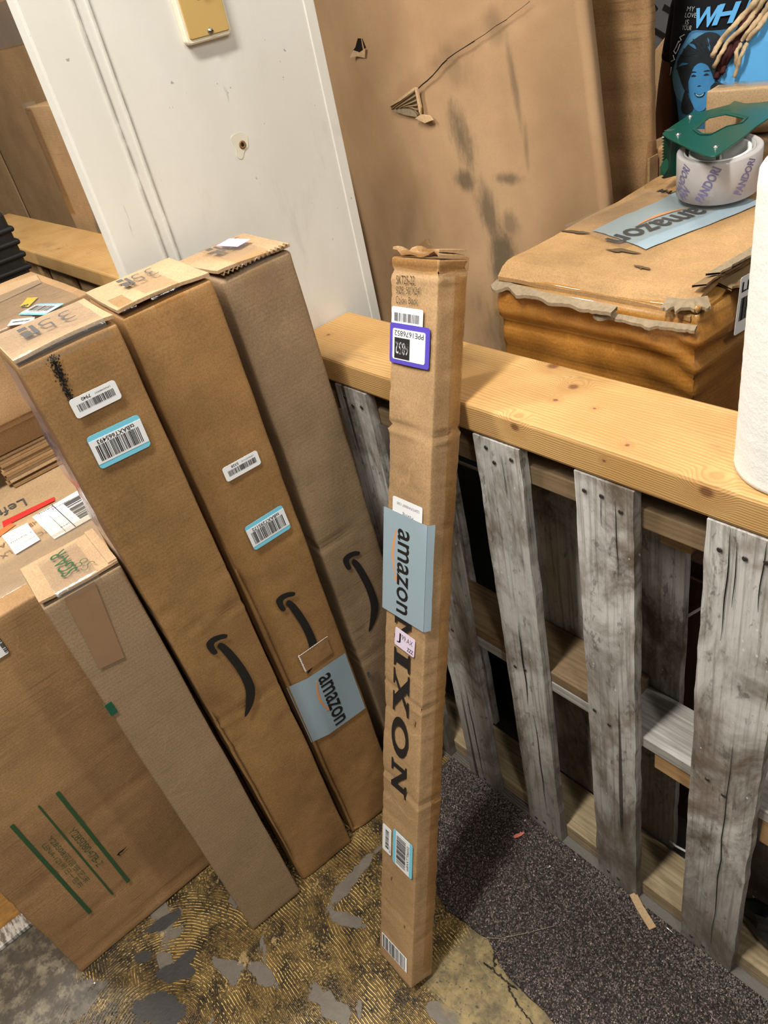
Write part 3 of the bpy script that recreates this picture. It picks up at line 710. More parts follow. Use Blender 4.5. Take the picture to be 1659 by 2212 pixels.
tag(mb.build('black_scuff', M['black'], t), kind='stuff')
mb = MB(); n = 26; vs = []
for i in range(n+1):                                                     # loose clear film hanging on its left side
    z = 1.205-.30*i/n
    for k in range(5):
        vs.append((dx/2-.004-.016*k, -dy/2-.0015-.006*abs(noise.noise(Vector((k*.8, z*14, 3))))*math.sin(PI*i/n)*(1+.5*k), z))
mb.add(vs, [(i*5+k, i*5+k+1, (i+1)*5+k+1, (i+1)*5+k) for i in range(n) for k in range(4)])
o = mb.build('loose_film', clear('loose_purple_film', (.78, .74, .86), .06, .12, 30, 1., haze=(.12, (.45, .42, .55))), t, True); o['label'] = 'crumpled clear film along its left edge'
# second
t = thing('tall_carton', 'tall smooth amber carton, second from right, with a peeled clear label', 'carton', mat=place(B2), group='tall brown cartons in a row')
dx, dy, dz = B2[6:]
carton_mesh('carton_body', dx, dy, dz-.003, .006, .010, M['kraft2'], t, dents(2, .0024, 7, [(.20, 0, .3, .001, .002), (.13, 0, -.25, .0014, .003)], bend2))
top_flap(t, dx, dy, dz, .006, M['kraftT'], 2.2)
over_edge_tape('tape_strip', t, dx, dz+.006, -.020, .022, .11, .012, M['tape'], .002, .001, 7)
over_edge_tape('tape_strip', t, dx, dz+.006, -.060, -.040, .05, .004, M['tape'], .0022, .001, 9)
X = Fx(dx)
label_bar(t, sub(X, .0086, .9433), .0590, .0245, ('K4771132', '5328'), 21)
label_blue(t, sub(X, .011, .8233), .069, .048, 'tsBAXT295172', 22, .03)
smile(t, X, -.0049, -.0167)
ps = quadsheet('peeled_label', sub(X, .0055, .5303, .02), .061, .044, .002, .0012, plain('peeled_backing', (.30, .165, .07), .4, .4, grain=.2, gs=70), t); ps['label'] = 'torn label with white peeled edges'
mb = MB()
for i in range(26):
    s = i/25; x = -.030+.0006*math.sin(i*2.1); mb.box((x, -.0215+.043*s, .0017), (x+.0012+.001*abs(math.sin(i*1.7)), -.0215+.043*(s+.045), .0021), 0, sub(X, .0055, .5303, .02))
    mb.box((-.0305+.061*s, .0205+.0004*math.sin(i*3), .0017), (-.0305+.061*(s+.045), .0216, .0020), 0, sub(X, .0055, .5303, .02))
mb.build('white_torn_edge', M['white'], ps)
tp = face_sheet('grey_tape', X, -.0645, .0585, .329, .4925, bend2, .0014, M['greytape'], t, 24, 8, -.02); tp['label'] = 'grey blue printed tape'
tape_logo(tp, sub(X @ Matrix.Translation((0, 0, .0007)), .0035, .4055, -PI/2-.02), .138, .026)
stamp_top(t, dz, .0, -.020, .052, .036, M['ink'], .0090)
# third, beside the fence
t = thing('tall_carton', 'greyer tall carton with ribbed face and pale pink sticker on top, nearest the fence', 'carton', mat=place(B3), group='tall brown cartons in a row')
dx, dy, dz = B3[6:]
carton_mesh('carton_body', dx, dy, dz-.003, .0075, .010, M['kraft3'], t, dents(3, .0024, 8, [(.7209, 0, .05, .0035, .003), (.43, 0, .05, .002, .003), (.57, 0, .05, .0012, .002), (.465, 0, .1, .0016, .002)]))
top_flap(t, dx, dy, dz, .007, M['kraftT'], 3.1)
fluted_edge(t, dx/2+.0004, -dy/2+.004, dy/2-.006, dz+.0036)
over_edge_tape('tape_strip', t, dx, dz+.0075, -.028, .022, .12, .05, M['tape'], .002, .0012, 12)
X = Fx(dx); smile(t, X, -.0045, -.0303)
quadsheet('pink_sticker', sub(Fz(dz), -.0207, .0159, .25), .048, .027, .001, .0098, M['pink'], t)
stamp_top(t, dz, -.008, -.022, .056, .038, M['ink'], .0094)
quadsheet('dark_mark', sub(X, -.0500, .39), .006, .016, .001, .0008, M['ink'], t)
mb = MB(); vs = []
for i in range(21):
    z = .40-.36*i/20
    for k in range(4): vs.append((dx/2+.0012+.004*abs(noise.noise(Vector((k, z*20, 5))))*(k in (1, 2)), -dy/2+.002+.008*k, z))
mb.add(vs, [(i*4+k, i*4+k+1, (i+1)*4+k+1, (i+1)*4+k) for i in range(20) for k in range(3)])
o = mb.build('loose_film', M['wrinkle'], t, True)
# short one in front of the big flat carton
t = thing('narrow_carton', 'shorter plain grey-brown carton with green stamp on its lid and green edge mark', 'carton', mat=place(SM))
dx, dy, dz = SM[6:]
carton_mesh('carton_body', dx, dy, dz-.003, .0045, .010, M['kraftS'], t, dents(5, .0012, 7))
top_flap(t, dx, dy, dz, .0065, M['kraftT'], 4.3)
slab('inner_flap', M['kraftT'], t, -dx/2+.004, dx/2-.004, dy/2-.014, dy/2-.001, dz+.005, .003, 4, 2, None)
over_edge_tape('tape_strip', t, dx, dz+.0062, -.034, .026, .10, .012, M['wrinkle'], .002, .0016, 15)
X = Fx(dx)
o = poly('brown_tape', X, [(-.0275, .888), (.0165, .888), (-.0005, .7494), (-.0376, .7549)], .0006, M['brown_tape'], t)
o = quadsheet('green_mark', sub(X, -.0535, .681), .011, .024, 0, .0008, M['dgreen'], t)
mb = MB(); mb.box((dx/2-.006, -dy/2-.0009, .669), (dx/2+.0008, -dy/2-.0002, .693)); mb.build('green_mark', M['dgreen'], t)
T = frame((0, 0, dz), (-1, 0, 0), (0, -1, 0))
lettering('SGA-R', sub(T, .004, .004), .074, .024, .0088, M['green_ink'], t, .008)
lettering('S8', sub(T, -.030, -.018, .3), .030, .020, .0096, M['green_ink'], t, -.03)
# big flat one
t = thing('flat_carton', 'wide flat brown carton at left with three green printed lines and letters', 'carton', mat=place(BG))
dx, dy, dz = BG[6:]
carton_mesh('carton_body', dx, dy, dz, .006, .0125, M['kraftB'], t, dents(8, .002, 5, [(.455, 0, .02, .0022, .003), (.345, 0, .01, .0018, .0025), (.285, 0, .015, .0022, .0025), (.215, 0, .0, .0012, .002), (.135, 0, .02, .0018, .003), (.03, 0, 0, .0025, .003), (.58, 0, .02, .0012, .003), (.66, 0, .5, .001, .002)]))
X = Fx(dx)
for (u, wd) in ((-.134, .0068), (-.169, .0034), (-.218, .0070)):
    quadsheet('printed_line', sub(X, u, .290), wd, .314, 0, .0008, M['green_ink'], t)
lettering('Y28S08047B-2', sub(X, -.1533, .2886, -PI/2), .126, .0135, .001, M['green_ink'], t, -.012)
lettering('Y28S08双层铁艺床', sub(X, -.1868, .290, -PI/2), .158, .012, .001, M['green_ink'], t, -.012)
lettering('LENA-121号日一包布', sub(X, -.2005, .287, -PI/2), .152, .0115, .001, M['green_ink'], t, -.012)
poly('dark_tear', X, [(-.1215, .2185), (-.118, .2125), (-.1165, .213), (-.1175, .217), (-.1095, .2165), (-.0985, .2205), (-.106, .2200), (-.116, .2205)], .0009, M['dark'], t)
sk = quadsheet('white_sticker', sub(X, -.082, .772), .032, .045, .004, .001, M['white'], t)
barcode(sub(X, -.068, .771, PI/2), .036, .006, .0016, sk, 14, 3)
# ------------------------------------------------------------------ slim carton standing alone, leaning on the rail
t = thing('slim_carton', 'tall slim brown carton leaning on the pine rail, big black letters down its side', 'carton', mat=place(CN))
dx, dy, dz = CN[6:]
rr = random.Random(9); cr = [(1.2255, .02, .1, .0042, .004), (1.0185, -.03, .15, .0045, .003), (.93, .1, 0, .0012, .002)]
cr += [(z, rr.uniform(-.04, .05), rr.uniform(-.1, .1), rr.uniform(.0006, .0016), .0022) for z in [1.19, 1.165, 1.14, 1.10, 1.07, .985, .955, .88, .84, .80, .76, .725, .70, .665, .635, .61, .5, .46, .43, .405, .38, .34, .31, .25, .215, .18, .14, .11, .07]]
cr += [(.595, -.12, .1, .003, .003), (.415, -.15, .0, .0028, .003), (.545, -.1, 0, .0016, .002)]
carton_mesh('carton_body', dx, dy, dz-.004, .004, .0065, M['kraftC'], t, dents(13, .0022, 14, cr))
# crushed end: flaps bent up round the opening
slab('top_flap', M['kraftC'], t, -dx/2+.002, dx/2-.002, -dy/2+.002, dy/2-.002, dz-.004, .003, 10, 6, lambda x, y: .006*abs(noise.noise(Vector((x*28, y*28, 3))))+(.009 if x < -dx*.36 else 0)*abs(math.sin(y*90))+.010*math.exp(-((x-.034)/.008)**2)*max(0, -y/dy+.4))
F = Fy(dy)
mb = MB(); P = [(-.049, 1.232), (-.040, 1.243), (-.020, 1.249), (.004, 1.252), (.022, 1.2625), (.030, 1.264), (.036, 1.252), (.0462, 1.250), (.0462, 1.226), (.02, 1.2245), (-.02, 1.227), (-.047, 1.229)]
o = poly('end_tape', F, P, .0008, clear('end_film', (.93, .88, .80), .04, .14, 90, .9), t, .0003); o['label'] = 'shiny clear tape over its end'
X = Fx(dx)
poly('end_tape', X, [(-.0245, 1.226), (.0245, 1.2255), (.0245, 1.242), (-.0245, 1.241)], .0003, M['tape'], t, .0003)
quadsheet('tape_strip', sub(X, .012, .62), .020, 1.20, 0, .0007, clear('yellowed_clear_tape', (.95, .90, .81), .02, .25, 40, .3), t)
poly('end_flap', frame((0, 0, dz), (1, 0, 0), (0, 1, 0)), [(.012, -.024), (.044, -.023), (.045, .022), (.016, .024)], .0035, M['kraftC'], t, .003)
for k, (tx, v, W, H) in enumerate((('SKT25-22', 1.2133-.0005, .037, .0105), ('SIZE, 50"X24"', 1.1995, .050, .0105), ('Color, Black', 1.1868, .0445, .0105))):
    lettering(tx, sub(F, -.0335+W/2, v, .03), W, H, .001, M['black'], t, -.012)
wl_ = quadsheet('white_sticker', sub(F, -.0092, 1.164), .064, .028, .003, .0009, M['white'], t)
barcode(sub(F, -.0092, 1.165), .052, .011, .0014, wl_, 24, 5, M['ink'])
pu = quadsheet('purple_sticker', sub(F, -.0027, 1.1305), .082, .053, .004, .0015, M['purple'], t); pu['label'] = 'purple sticker with white field'
quadsheet('white_field', sub(F, -.0033, 1.1298), .067, .0405, .003, .0020, M['white'], pu)
lettering('PPE1676852', sub(F, -.003, 1.1443, PI), .060, .0072, .0025, M['black'], pu, .008)
quadsheet('black_field', sub(F, -.0165, 1.1248), .032, .0275, 0, .0023, M['black'], pu)
lettering('6852', sub(F, -.0165, 1.1248, PI), .027, .0165, .0027, M['white'], pu, .012)
w2 = quadsheet('white_sticker', sub(F, .002, .8960), .066, .036, .003, .0009, M['white'], t)
lettering('1224757W00007 1500', sub(F, .004, .9055, PI), .050, .0038, .0014, M['ink'], w2)
lettering('Paxing', sub(F, .004, .8925, PI), .024, .006, .0014, M['ink'], w2)
tp = quadsheet('grey_tape', sub(F, -.0015, .8085), .098, .166, .001, .0018, M['greytape'], t); tp['label'] = 'grey blue printed tape folded over the edge'
mb = MB(); n = 10; vs = []
for i in range(n+1):
    z = .8915-.166*i/n
    for k, yy in enumerate((0., .5, 1.)):
        vs.append((dx/2+.0006+.0016*k*(.5+abs(noise.noise(Vector((z*30, k, 1))))), -dy/2-.0020+yy*.012, z))
mb.add(vs, [(i*3+k, i*3+k+1, (i+1)*3+k+1, (i+1)*3+k) for i in range(n) for k in range(2)])
mb.build('tape_fold', M['greytape'], tp, True)
F2 = F @ Matrix.Translation((0, 0, .0010))
tape_logo(tp, sub(F2, -.003, .8015, -PI/2), .135, .027)
# big serif capitals running down the side: (along, up) outlines, 0..1
LET = {'N': [[(0, 1), (.30, 1), (.70, .36), (.70, .86), (.60, .92), (.60, 1), (1, 1), (1, .92), (.88, .86), (.88, 0), (.74, 0), (.24, .74), (.24, .14), (.36, .08), (.36, 0), (0, 0), (0, .08), (.10, .14), (.10, .88), (0, .93)]],
       'I': [[(0, 1), (1, 1), (1, .91), (.78, .86), (.78, .14), (1, .09), (1, 0), (0, 0), (0, .09), (.22, .14), (.22, .86), (0, .91)]],
       'X': [[(0, 1), (.44, 1), (.44, .92), (.37, .90), (.53, .66), (.69, .88), (.60, .92), (.60, 1), (.96, 1), (.96, .92), (.84, .86), (.60, .56), (.90, .10), (1, .08), (1, 0), (.54, 0), (.54, .08), (.62, .10), (.45, .36), (.26, .13), (.36, .08), (.36, 0), (0, 0), (0, .08), (.12, .12), (.39, .46), (.11, .89), (0, .92)]]}
def glyph(ch, v0, v1):
    if ch == 'O':
        n = 28; mb = MB(); vs = []
        for k in range(n):
            a = 2*PI*k/n
            for ra, rb in ((.5, .53), (.27, .36)):
                vs.append(F @ Vector((-.0012+.0200*math.sin(a)*rb/.5, v0+(v1-v0)*(.5+math.cos(a)*ra), .0010)))
        mb.add(vs, [(2*k, 2*((k+1) % n), 2*((k+1) % n)+1, 2*k+1) for k in range(n)]); return mb.build('lettering', M['black'], t)
    for P in LET[ch]: poly('lettering', F, [(-.0205+.0385*b, v0+(v1-v0)*a) for a, b in P], .0008, M['black'], t, .0002)
glyph('N', .7300, .6800); glyph('I', .6705, .6385); glyph('X', .634, .556); glyph('O', .5505, .4745); glyph('N', .4640, .4010)
jl = quadsheet('pink_sticker', sub(F, .005, .6897, -.06), .047, .031, .003, .0012, M['palepink'], t)
lettering('J', sub(F, -.0085, .6910, -.06), .009, .018, .0018, M['black'], jl)
lettering('99.AX', sub(F, .011, .6945, -.06), .026, .0085, .0018, M['black'], jl, -.01)
lettering('ZZZ', sub(F, .0185, .6800, -.06), .014, .0065, .0018, M['black'], jl, .02)
w3 = quadsheet('white_sticker', sub(F, -.0282, .2855), .0235, .056, .003, .0009, M['white'], t)
barcode(sub(F, -.0275, .287, PI/2), .040, .009, .0014, w3, 22, 6)
lettering('8277', sub(F, -.0195, .270, PI/2), .014, .004, .0014, M['black'], w3)
lb = quadsheet('blue_banded_sticker', sub(F, .0145, .2872), .0515, .072, .004, .0009, M['sky'], t); lb['label'] = 'white barcode sticker with light blue bands'
quadsheet('white_field', sub(F, .0145, .2872), .036, .0715, 0, .0012, M['white'], lb)
barcode(sub(F, .0108, .2872, PI/2), .060, .024, .0016, lb, 34, 31)
lettering('tsBAXT706032', sub(F, .0285, .2872, PI/2), .052, .0058, .0017, M['black'], lb, .01)
bl = quadsheet('white_sticker', sub(F, -.0005, .0478, .03), .072, .033, .001, .0009, M['white'], t)
barcode(sub(F, -.0005, .0478, .03), .066, .030, .0014, bl, 24, 8)
for (u, v, k) in ((-.018, .205, .9), (.022, .13, .7), (.03, .555, 1.)):
    poly('dark_mark', F, [(u, v), (u+.003*k, v+.011*k), (u+.005*k, v+.010*k), (u+.0035*k, v-.001)], .0007, M['kraftD'], t, .0002)
# ------------------------------------------------------------------ carpet
def car_edge(x):
    pts = [(-1.02, .47), (-.86, .42), (-.714, .377), (-.672, .365), (-.575, .374), (-.502, .353), (-.397, .353), (-.2, .345), (.3, .34)]
    for (a, b), (c, d) in zip(pts, pts[1:]):
        if a <= x <= c: return b+(d-b)*(x-a)/(c-a)
    return .35
ca = thing('carpet', 'dark grey speckled carpet along the foot of the pallet fence', 'carpet', (0, 0, 0))
mb = MB(); n = 70; vs = []
for i in range(n+1):
    x = -.90+1.2*i/n; y = car_edge(x)+noise.noise(Vector((x*22, 0, 3)))*.008
    vs += [(x, y, .001), (x, y, .0045), (x, YF-.0015, .0045), (x, YF-.0015, .001)]
fs = []
for i in range(n):
    for k in range(4): fs.append((i*4+k, (i+1)*4+k, (i+1)*4+(k+1) % 4, i*4+(k+1) % 4))
fs += [(0, 3, 2, 1)[::-1], (n*4, n*4+1, n*4+2, n*4+3)[::-1]]
mb.add(vs, fs); mb.build('backing', M['carpetb'], ca)
rng = np.random.default_rng(3); N = 36000
xs = rng.uniform(-.90, .12, N); ys = rng.uniform(.33, YF-.002, N)
ey = np.array([car_edge(float(x))+noise.noise(Vector((float(x)*22, 0, 3)))*.008 for x in xs])
k = ys > ey; xs, ys = xs[k], ys[k]; N = len(xs)
h = rng.uniform(.0020, .0046, N); r = rng.uniform(.0011, .0020, N); a0 = rng.uniform(0, 6.28, N)
lx = rng.normal(0, .0018, N); ly = rng.normal(0, .0018, N)
V = np.zeros((N, 4, 3))
for j in range(3):
    V[:, j, 0] = xs+r*np.cos(a0+j*2.094); V[:, j, 1] = np.minimum(ys+r*np.sin(a0+j*2.094), YF-.0012); V[:, j, 2] = .0042
V[:, 3, 0] = xs+lx; V[:, 3, 1] = np.minimum(ys+ly, YF-.0012); V[:, 3, 2] = .0042+h
Fc = (np.arange(N)*4)[:, None, None]+np.array([[0, 1, 3], [1, 2, 3], [2, 0, 3]])[None]
me = bpy.data.meshes.new('pile'); me.vertices.add(N*4); me.vertices.foreach_set('co', V.reshape(-1).astype(np.float32))
me.loops.add(N*9); me.loops.foreach_set('vertex_index', Fc.reshape(-1).astype(np.int32))
me.polygons.add(N*3); me.polygons.foreach_set('loop_start', (np.arange(N*3)*3).astype(np.int32))
me.update(); me.validate()
u = rng.random(N); dark = np.array([.046, .036, .032]); mid = np.array([.160, .124, .112]); lig = np.array([.30, .245, .225])
dust = np.clip((ys-(YF-.055))/.045, 0, 1)*np.clip(.5+.5*np.sin(xs*23)+.3*np.sin(xs*61), 0, 1)
col = np.where((u < .42)[:, None], dark, np.where((u < .92)[:, None], mid, lig))*rng.uniform(.75, 1.25, N)[:, None]
col = col*(1-dust[:, None]*.55)+np.array([.23, .21, .19])*dust[:, None]*.55
ca_ = me.color_attributes.new('Col', 'FLOAT_COLOR', 'POINT')
ca_.data.foreach_set('color', np.repeat(np.c_[col, np.ones(N)], 4, 0).reshape(-1).astype(np.float32))
me.materials.append(M['carpet']); o = bpy.data.objects.new('pile', me); C.objects.link(o); o.parent = ca; o['kind'] = 'stuff'
# ---- litter on the floor
mb = MB(); P = [(-.012, -.0035), (-.004, -.0045), (.004, -.0035), (.012, -.001), (.0125, .003), (.008, .0022), (.006, .0052), (.003, .0025), (-.004, .0035), (-.011, .0018)]
n = len(P); mb.add([(x, y, .0) for x, y in P]+[(x, y, .0012) for x, y in P], [tuple(range(n, 2*n)), tuple(range(n))[::-1]]+[(i, (i+1) % n, (i+1) % n+n, i+n) for i in range(n)])
o = mb.build('paper_scrap', plain('salmon_scrap', (.75, .22, .17), .7, .3)); o.location = (-.661, .571, .0085); o.rotation_euler = (.05, .1, 1.15)
tag(o, 'tiny salmon pink scrap lying on the dark carpet', 'scrap')
mb = MB()
for (a, b, z0, z1) in ((-.012, .030, .0, .0), (.030, .052, .0, .010)):
    mb.add([(a, -.007, z0), (b, -.007, z1), (b, .007, z1), (a, .007, z0), (a, -.007, z0+.003), (b, -.007, z1+.003), (b, .007, z1+.003), (a, .007, z0+.003)], [(0, 3, 2, 1), (4, 5, 6, 7), (0, 1, 5, 4), (2, 3, 7, 6), (1, 2, 6, 5), (3, 0, 4, 7)])
o = mb.build('card_scrap', M['kraftL']); o.location = (-.376, .597, .0075); o.rotation_euler = (0, .03, PI-.42)
tag(o, 'small bent scrap of light cardboard beside the wide grey plank', 'scrap')
bo = thing('bolt', 'shiny thin metal bolt lying at the foot of the pallet fence', 'bolt', (-.345, .609, .0115), -.04)
mb = MB(); mb.tube([(-.017, 0, 0), (.014, 0, 0)], .0016, 10); mb.build('shank', M['metal'], bo, True)
mb = MB(); mb.tube([(.014, 0, 0), (.0165, 0, 0)], .0034, 6); mb.build('head', M['metal'], bo)
th = [(-.495, .478), (-.524, .433), (-.555, .390), (-.578, .371), (-.574, .355), (-.571, .344), (-.560, .336), (-.549, .333), (-.529, .330), (-.512, .331), (-.498, .338)]
mb = MB(); P = []
for i in range(60):
    f_ = i/59*(len(th)-1.001); a = int(f_); q = f_-a; x = th[a][0]*(1-q)+th[a+1][0]*q; y = th[a][1]*(1-q)+th[a+1][1]*q
    P.append((x, y, (.0098 if y > .366 else .0012)+abs(noise.noise(Vector((x*40, y*40, 0))))*.002))
mb.tube(P, .0004, 5); tag(mb.build('thread', plain('pale_thread', (.34, .30, .22), .7, .2)), 'thin pale thread looping off the carpet edge', 'thread')
for nm, pts, lab in (('carpet_fringe', [(-.553, .377), (-.543, .362), (-.532, .350)], 'frayed dark carpet strand by the loop of thread'),
                     ('carpet_fringe', [(-.549, .342), (-.532, .343), (-.515, .344), (-.497, .345), (-.480, .350)], 'frayed dark carpet strand in the middle of the frayed edge'),
                     ('carpet_fringe', [(-.497, .345), (-.487, .338), (-.470, .335), (-.455, .330), (-.44, .330), (-.425, .325), (-.40, .322)], 'longest frayed dark carpet strand, nearest the picture bottom')):
    mb = MB(); rr = random.Random(len(pts)); Q = []
    for i in range(len(pts)*5):
        f_ = i/(len(pts)*5-1)*(len(pts)-1.001); a = int(f_); q = f_-a
        Q.append((pts[a][0]*(1-q)+pts[a+1][0]*q+rr.gauss(0, .0012), pts[a][1]*(1-q)+pts[a+1][1]*q+rr.gauss(0, .0012), .0022+rr.random()*.001))
    mb.tube(Q, [rr.uniform(.0008, .0021) for _ in Q], 6)
    tag(mb.build(nm, M['carpetb'], None, True), lab, 'carpet strand', 'frayed strands along the carpet edge')
rr = random.Random(12)
for i, (x, y, z, lab) in enumerate(((-.573, .561, .009, 'white crumb on the carpet below the second plank'), (-.672, .604, .009, 'white crumb by the foot of the second plank'), (-.545, .604, .009, 'white crumb between the second and third planks'), (-1.083, -.215, .002, 'white crumb on the grey floor by the flat carton corner'))):
    mb = MB(); mb.lathe([(0, .0018), (.0014, .0012), (.0018, 0), (0, 0)], 6); o = mb.build('crumb', M['white']); o.location = (x, y, z-.0005); o.rotation_euler = (.2, 0, i)
    tag(o, lab, 'crumb', 'white crumbs on the floor')
# ------------------------------------------------------------------ behind the fence: added cabinet and tote, worn carton, tape gun
cb = thing('cabinet', 'dark brown wooden cabinet added behind the pallet fence, carrying the worn carton', 'cabinet', (0, 0, 0))  # added to carry the worn carton and keep the fence gaps dark
mb = MB(); mb.box((-.775, .812, .03), (.30, 1.41, .68)); mb.build('body', M['browncab'], cb)
mb = MB(); mb.box((-.785, .805, .68), (.31, 1.42, .70)); mb.build('top_board', M['browncab'], cb, bevel=.002)
mb = MB(); mb.box((-.75, .84, .0), (.28, 1.40, .03)); mb.build('plinth', M['dark'], cb)
for x0, x1 in ((-.77, -.45), (-.445, -.08), (-.075, .295)):
    mb = MB(); mb.box((x0, .800, .04), (x1, .812, .67)); d = mb.build('door', M['browncab'], cb, bevel=.002)
    mb = MB(); mb.lathe([(0, .02), (.011, .016), (.011, .010), (.005, .006), (.005, 0), (0, 0)], 14); kn = mb.build('knob', M['dullmetal'], d, True); kn.matrix_local = frame((x1-.03, .800, .55), (1, 0, 0), (0, 0, 1))
dt = thing('shade_tote', 'black plastic tote added to darken the gap left of the second plank', 'tote', (-1.0, .945, 0))  # added behind the fence to block light and blacken the plank gap
mb = MB(); vs = []
for z, k in ((.0, .86), (.02, .87), (.68, 1.0), (.68, 1.06), (.71, 1.06), (.71, .98), (.05, .84)): vs += [(sx*.175*k, sy*.138*k, z) for sx, sy in ((-1, -1), (1, -1), (1, 1), (-1, 1))]
mb.add(vs, [(i*4+k, i*4+(k+1) % 4, (i+1)*4+(k+1) % 4, (i+1)*4+k) for i in range(6) for k in range(4)]+[(3, 2, 1, 0), (24, 25, 26, 27)])
mb.build('shade_tote_body', M['blackp'], dt, bevel=.004)
for s in (-1, 1):
    mb = MB(); mb.tube([(-.05, s*.136, .66), (-.04, s*.150, .655), (.04, s*.150, .655), (.05, s*.136, .66)], .007, 8); mb.build('handle', M['blackp'], dt, True)
# worn amber carton
WZ, WT = .7005, 1.10
wx, wy = .335, .455; wc = (-.622, 1.043)
wn = thing('worn_carton', 'battered amber carton with torn edges and a grey printed tape on top', 'carton', (wc[0], wc[1], WZ))
def wdisp(p, n):
    if n.z < -.3: return 0.
    d = noise.noise(p*7+Vector((3, 1, 8)))*.006-.003
    z = p.z
    if n.y < -.5 or n.x > .5:                                             # bulging, creased film-covered sides
        wv_ = noise.noise(Vector((p.x*6, p.y*6, 1)))*.012; d += .006*math.exp(-((z-.335+wv_)/.022)**2)-.006*math.exp(-((z-.312+wv_)/.005)**2)+.003*math.exp(-((z-.287+wv_*1.5)/.009)**2)-.003*math.exp(-((z-.262+.05*p.x)/.004)**2)+.0016*math.sin(z*210+p.x*25+noise.noise(p*9)*5)*max(0, noise.noise(p*6+Vector((9, 2, 4)))*2)
        d += noise.noise(Vector((p.x*14, p.y*14, z*30)))*.0016
        if n.y < -.5 or n.x > .5:
            c = math.exp(-((p.x-wx/2)**2+(p.y+wy/2)**2)/.0035); d += c*(.008*math.sin(z*160+p.x*60)*math.exp(-((z-.31)/.05)**2)-.006)
        d -= .010*math.exp(-((z-.385)/.012)**2)
    else: d += noise.noise(p*22)*.0015
    return d
carton_mesh('carton_body', wx, wy, .385, .012, .010, M['kraftF'], wn, wdisp)
ht = WT-WZ
def lidz(x, y):
    e = y+wy/2; s = -.020*math.exp(-(e/.018)**2); c = math.hypot(x-wx/2, e)
    return s+noise.noise(Vector((x*7, y*7, 2)))*.005-.010*math.exp(-(c/.06)**2)+noise.noise(Vector((x*30, y*30, 5)))*.001
ld = slab('lid', M['kraftW'], wn, -wx/2+.004, wx/2-.018, -wy/2+.008, wy/2-.004, ht-.010, .006, 26, 36, lidz); ld['label'] = 'scuffed bare card lid'
def ragged(name, pts, w, mat, z0, seed, th=.003, tilt=0.):
    """torn strip along pts, one ragged side"""
    mb = MB(); n = 40; vs = []
    for i in range(n+1):
        f_ = i/n*(len(pts)-1.001); a = int(f_); q = f_-a; p = Vector(pts[a]).lerp(Vector(pts[a+1]), q)
        e = w*(.75+.45*noise.noise(Vector((i*.21, seed, 0)))+.12*noise.noise(Vector((i*.9, seed, 4))))
        d = (Vector(pts[a+1])-Vector(pts[a])).normalized(); s = Vector((d.y, -d.x, 0))
        zz = noise.noise(Vector((i*.19, seed, 9)))*.004
        for k, m in ((0, 0), (e, 1)):
            for t_ in (0, th): vs.append(p+s*k+Vector((0, 0, z0+t_-tilt*k+zz*m)))
    fs = []
    for i in range(n):
        a, b = i*4, (i+1)*4
        fs += [(a+1, b+1, b+3, a+3), (a, a+2, b+2, b), (a+2, a+3, b+3, b+2), (a, b, b+1, a+1)]
    mb.add(vs, fs); o = mb.build(name, mat, wn); return o
mb = MB(); vs = []; nu, nv = 44, 22                                       # wrinkled film taped over front and right side
for i in range(nu+1):
    for j in range(nv+1):
        s = i/nu*1.45; z = .14+.225*j/nv
        if s < 1: p, n_ = Vector((-wx/2+wx*s, -wy/2, z)), Vector((0, -1, 0))
        else: p, n_ = Vector((wx/2, -wy/2+wy*(s-1), z)), Vector((1, 0, 0))
        if abs(s-1) < .03: n_ = Vector((.7, -.7, 0))
        q = p+n_*(wdisp(p, n_)+.0015+.0035*abs(noise.noise(Vector((s*9, z*26, 3)))))
        vs.append(q)
mb.add(vs, [(i*(nv+1)+j, (i+1)*(nv+1)+j, (i+1)*(nv+1)+j+1, i*(nv+1)+j+1) for i in range(nu) for j in range(nv)])
o = mb.build('amber_film', clear('amber_film', (.96, .89, .77), .03, .12, 30, .9), wn, True); o['label'] = 'shiny amber packing film'
o = ragged('torn_edge', [(-wx/2-.002, -wy/2+.012, 0), (-.07, -wy/2-.001, 0), (.055, -wy/2-.006, 0)], .018, M['torn'], ht-.030, 1, .005, .35); o['label'] = 'grey torn paper edge'
o = ragged('torn_edge', [(.02, -wy/2-.004, 0), (.10, -wy/2-.004, 0), (wx/2-.006, -wy/2+.004, 0)], .010, M['torn'], ht-.040, 5, .004, .6); o['label'] = 'grey torn paper edge'
for k, (zz, dd, s) in enumerate(((-.002, 0, 3), (.006, .006, 8), (-.012, .012, 11))):        # layers lifted along the right edge
    o = ragged('lifted_flap', [(wx/2-.030+dd, -wy/2+.03+.02*k, 0), (wx/2-.024+dd, -wy/2+.12, 0), (wx/2-.012+dd, wy/2-.10, 0), (wx/2-.01+dd, wy/2-.02, 0)], .026, M['edge'] if k != 1 else M['torn'], ht+zz, s, .003, -.25+.5*(k == 2)); o['label'] = 'dark torn board layers'
o = ragged('crushed_corner', [(.115, -wy/2+.012, 0), (.14, -wy/2+.014, 0), (wx/2-.01, -wy/2+.032, 0)], .020, M['torn'], ht-.014, 14, .004, .5)
mb = MB(); mb.lathe([(0, .001), (.012, .0006), (.014, -.001), (0, -.001)], 9); o = mb.build('dark_hole', M['dark'], wn); o.location = (.132, -.200, ht-.018); o.scale = (1.2, .7, 1)
Z0 = Ft(ht)
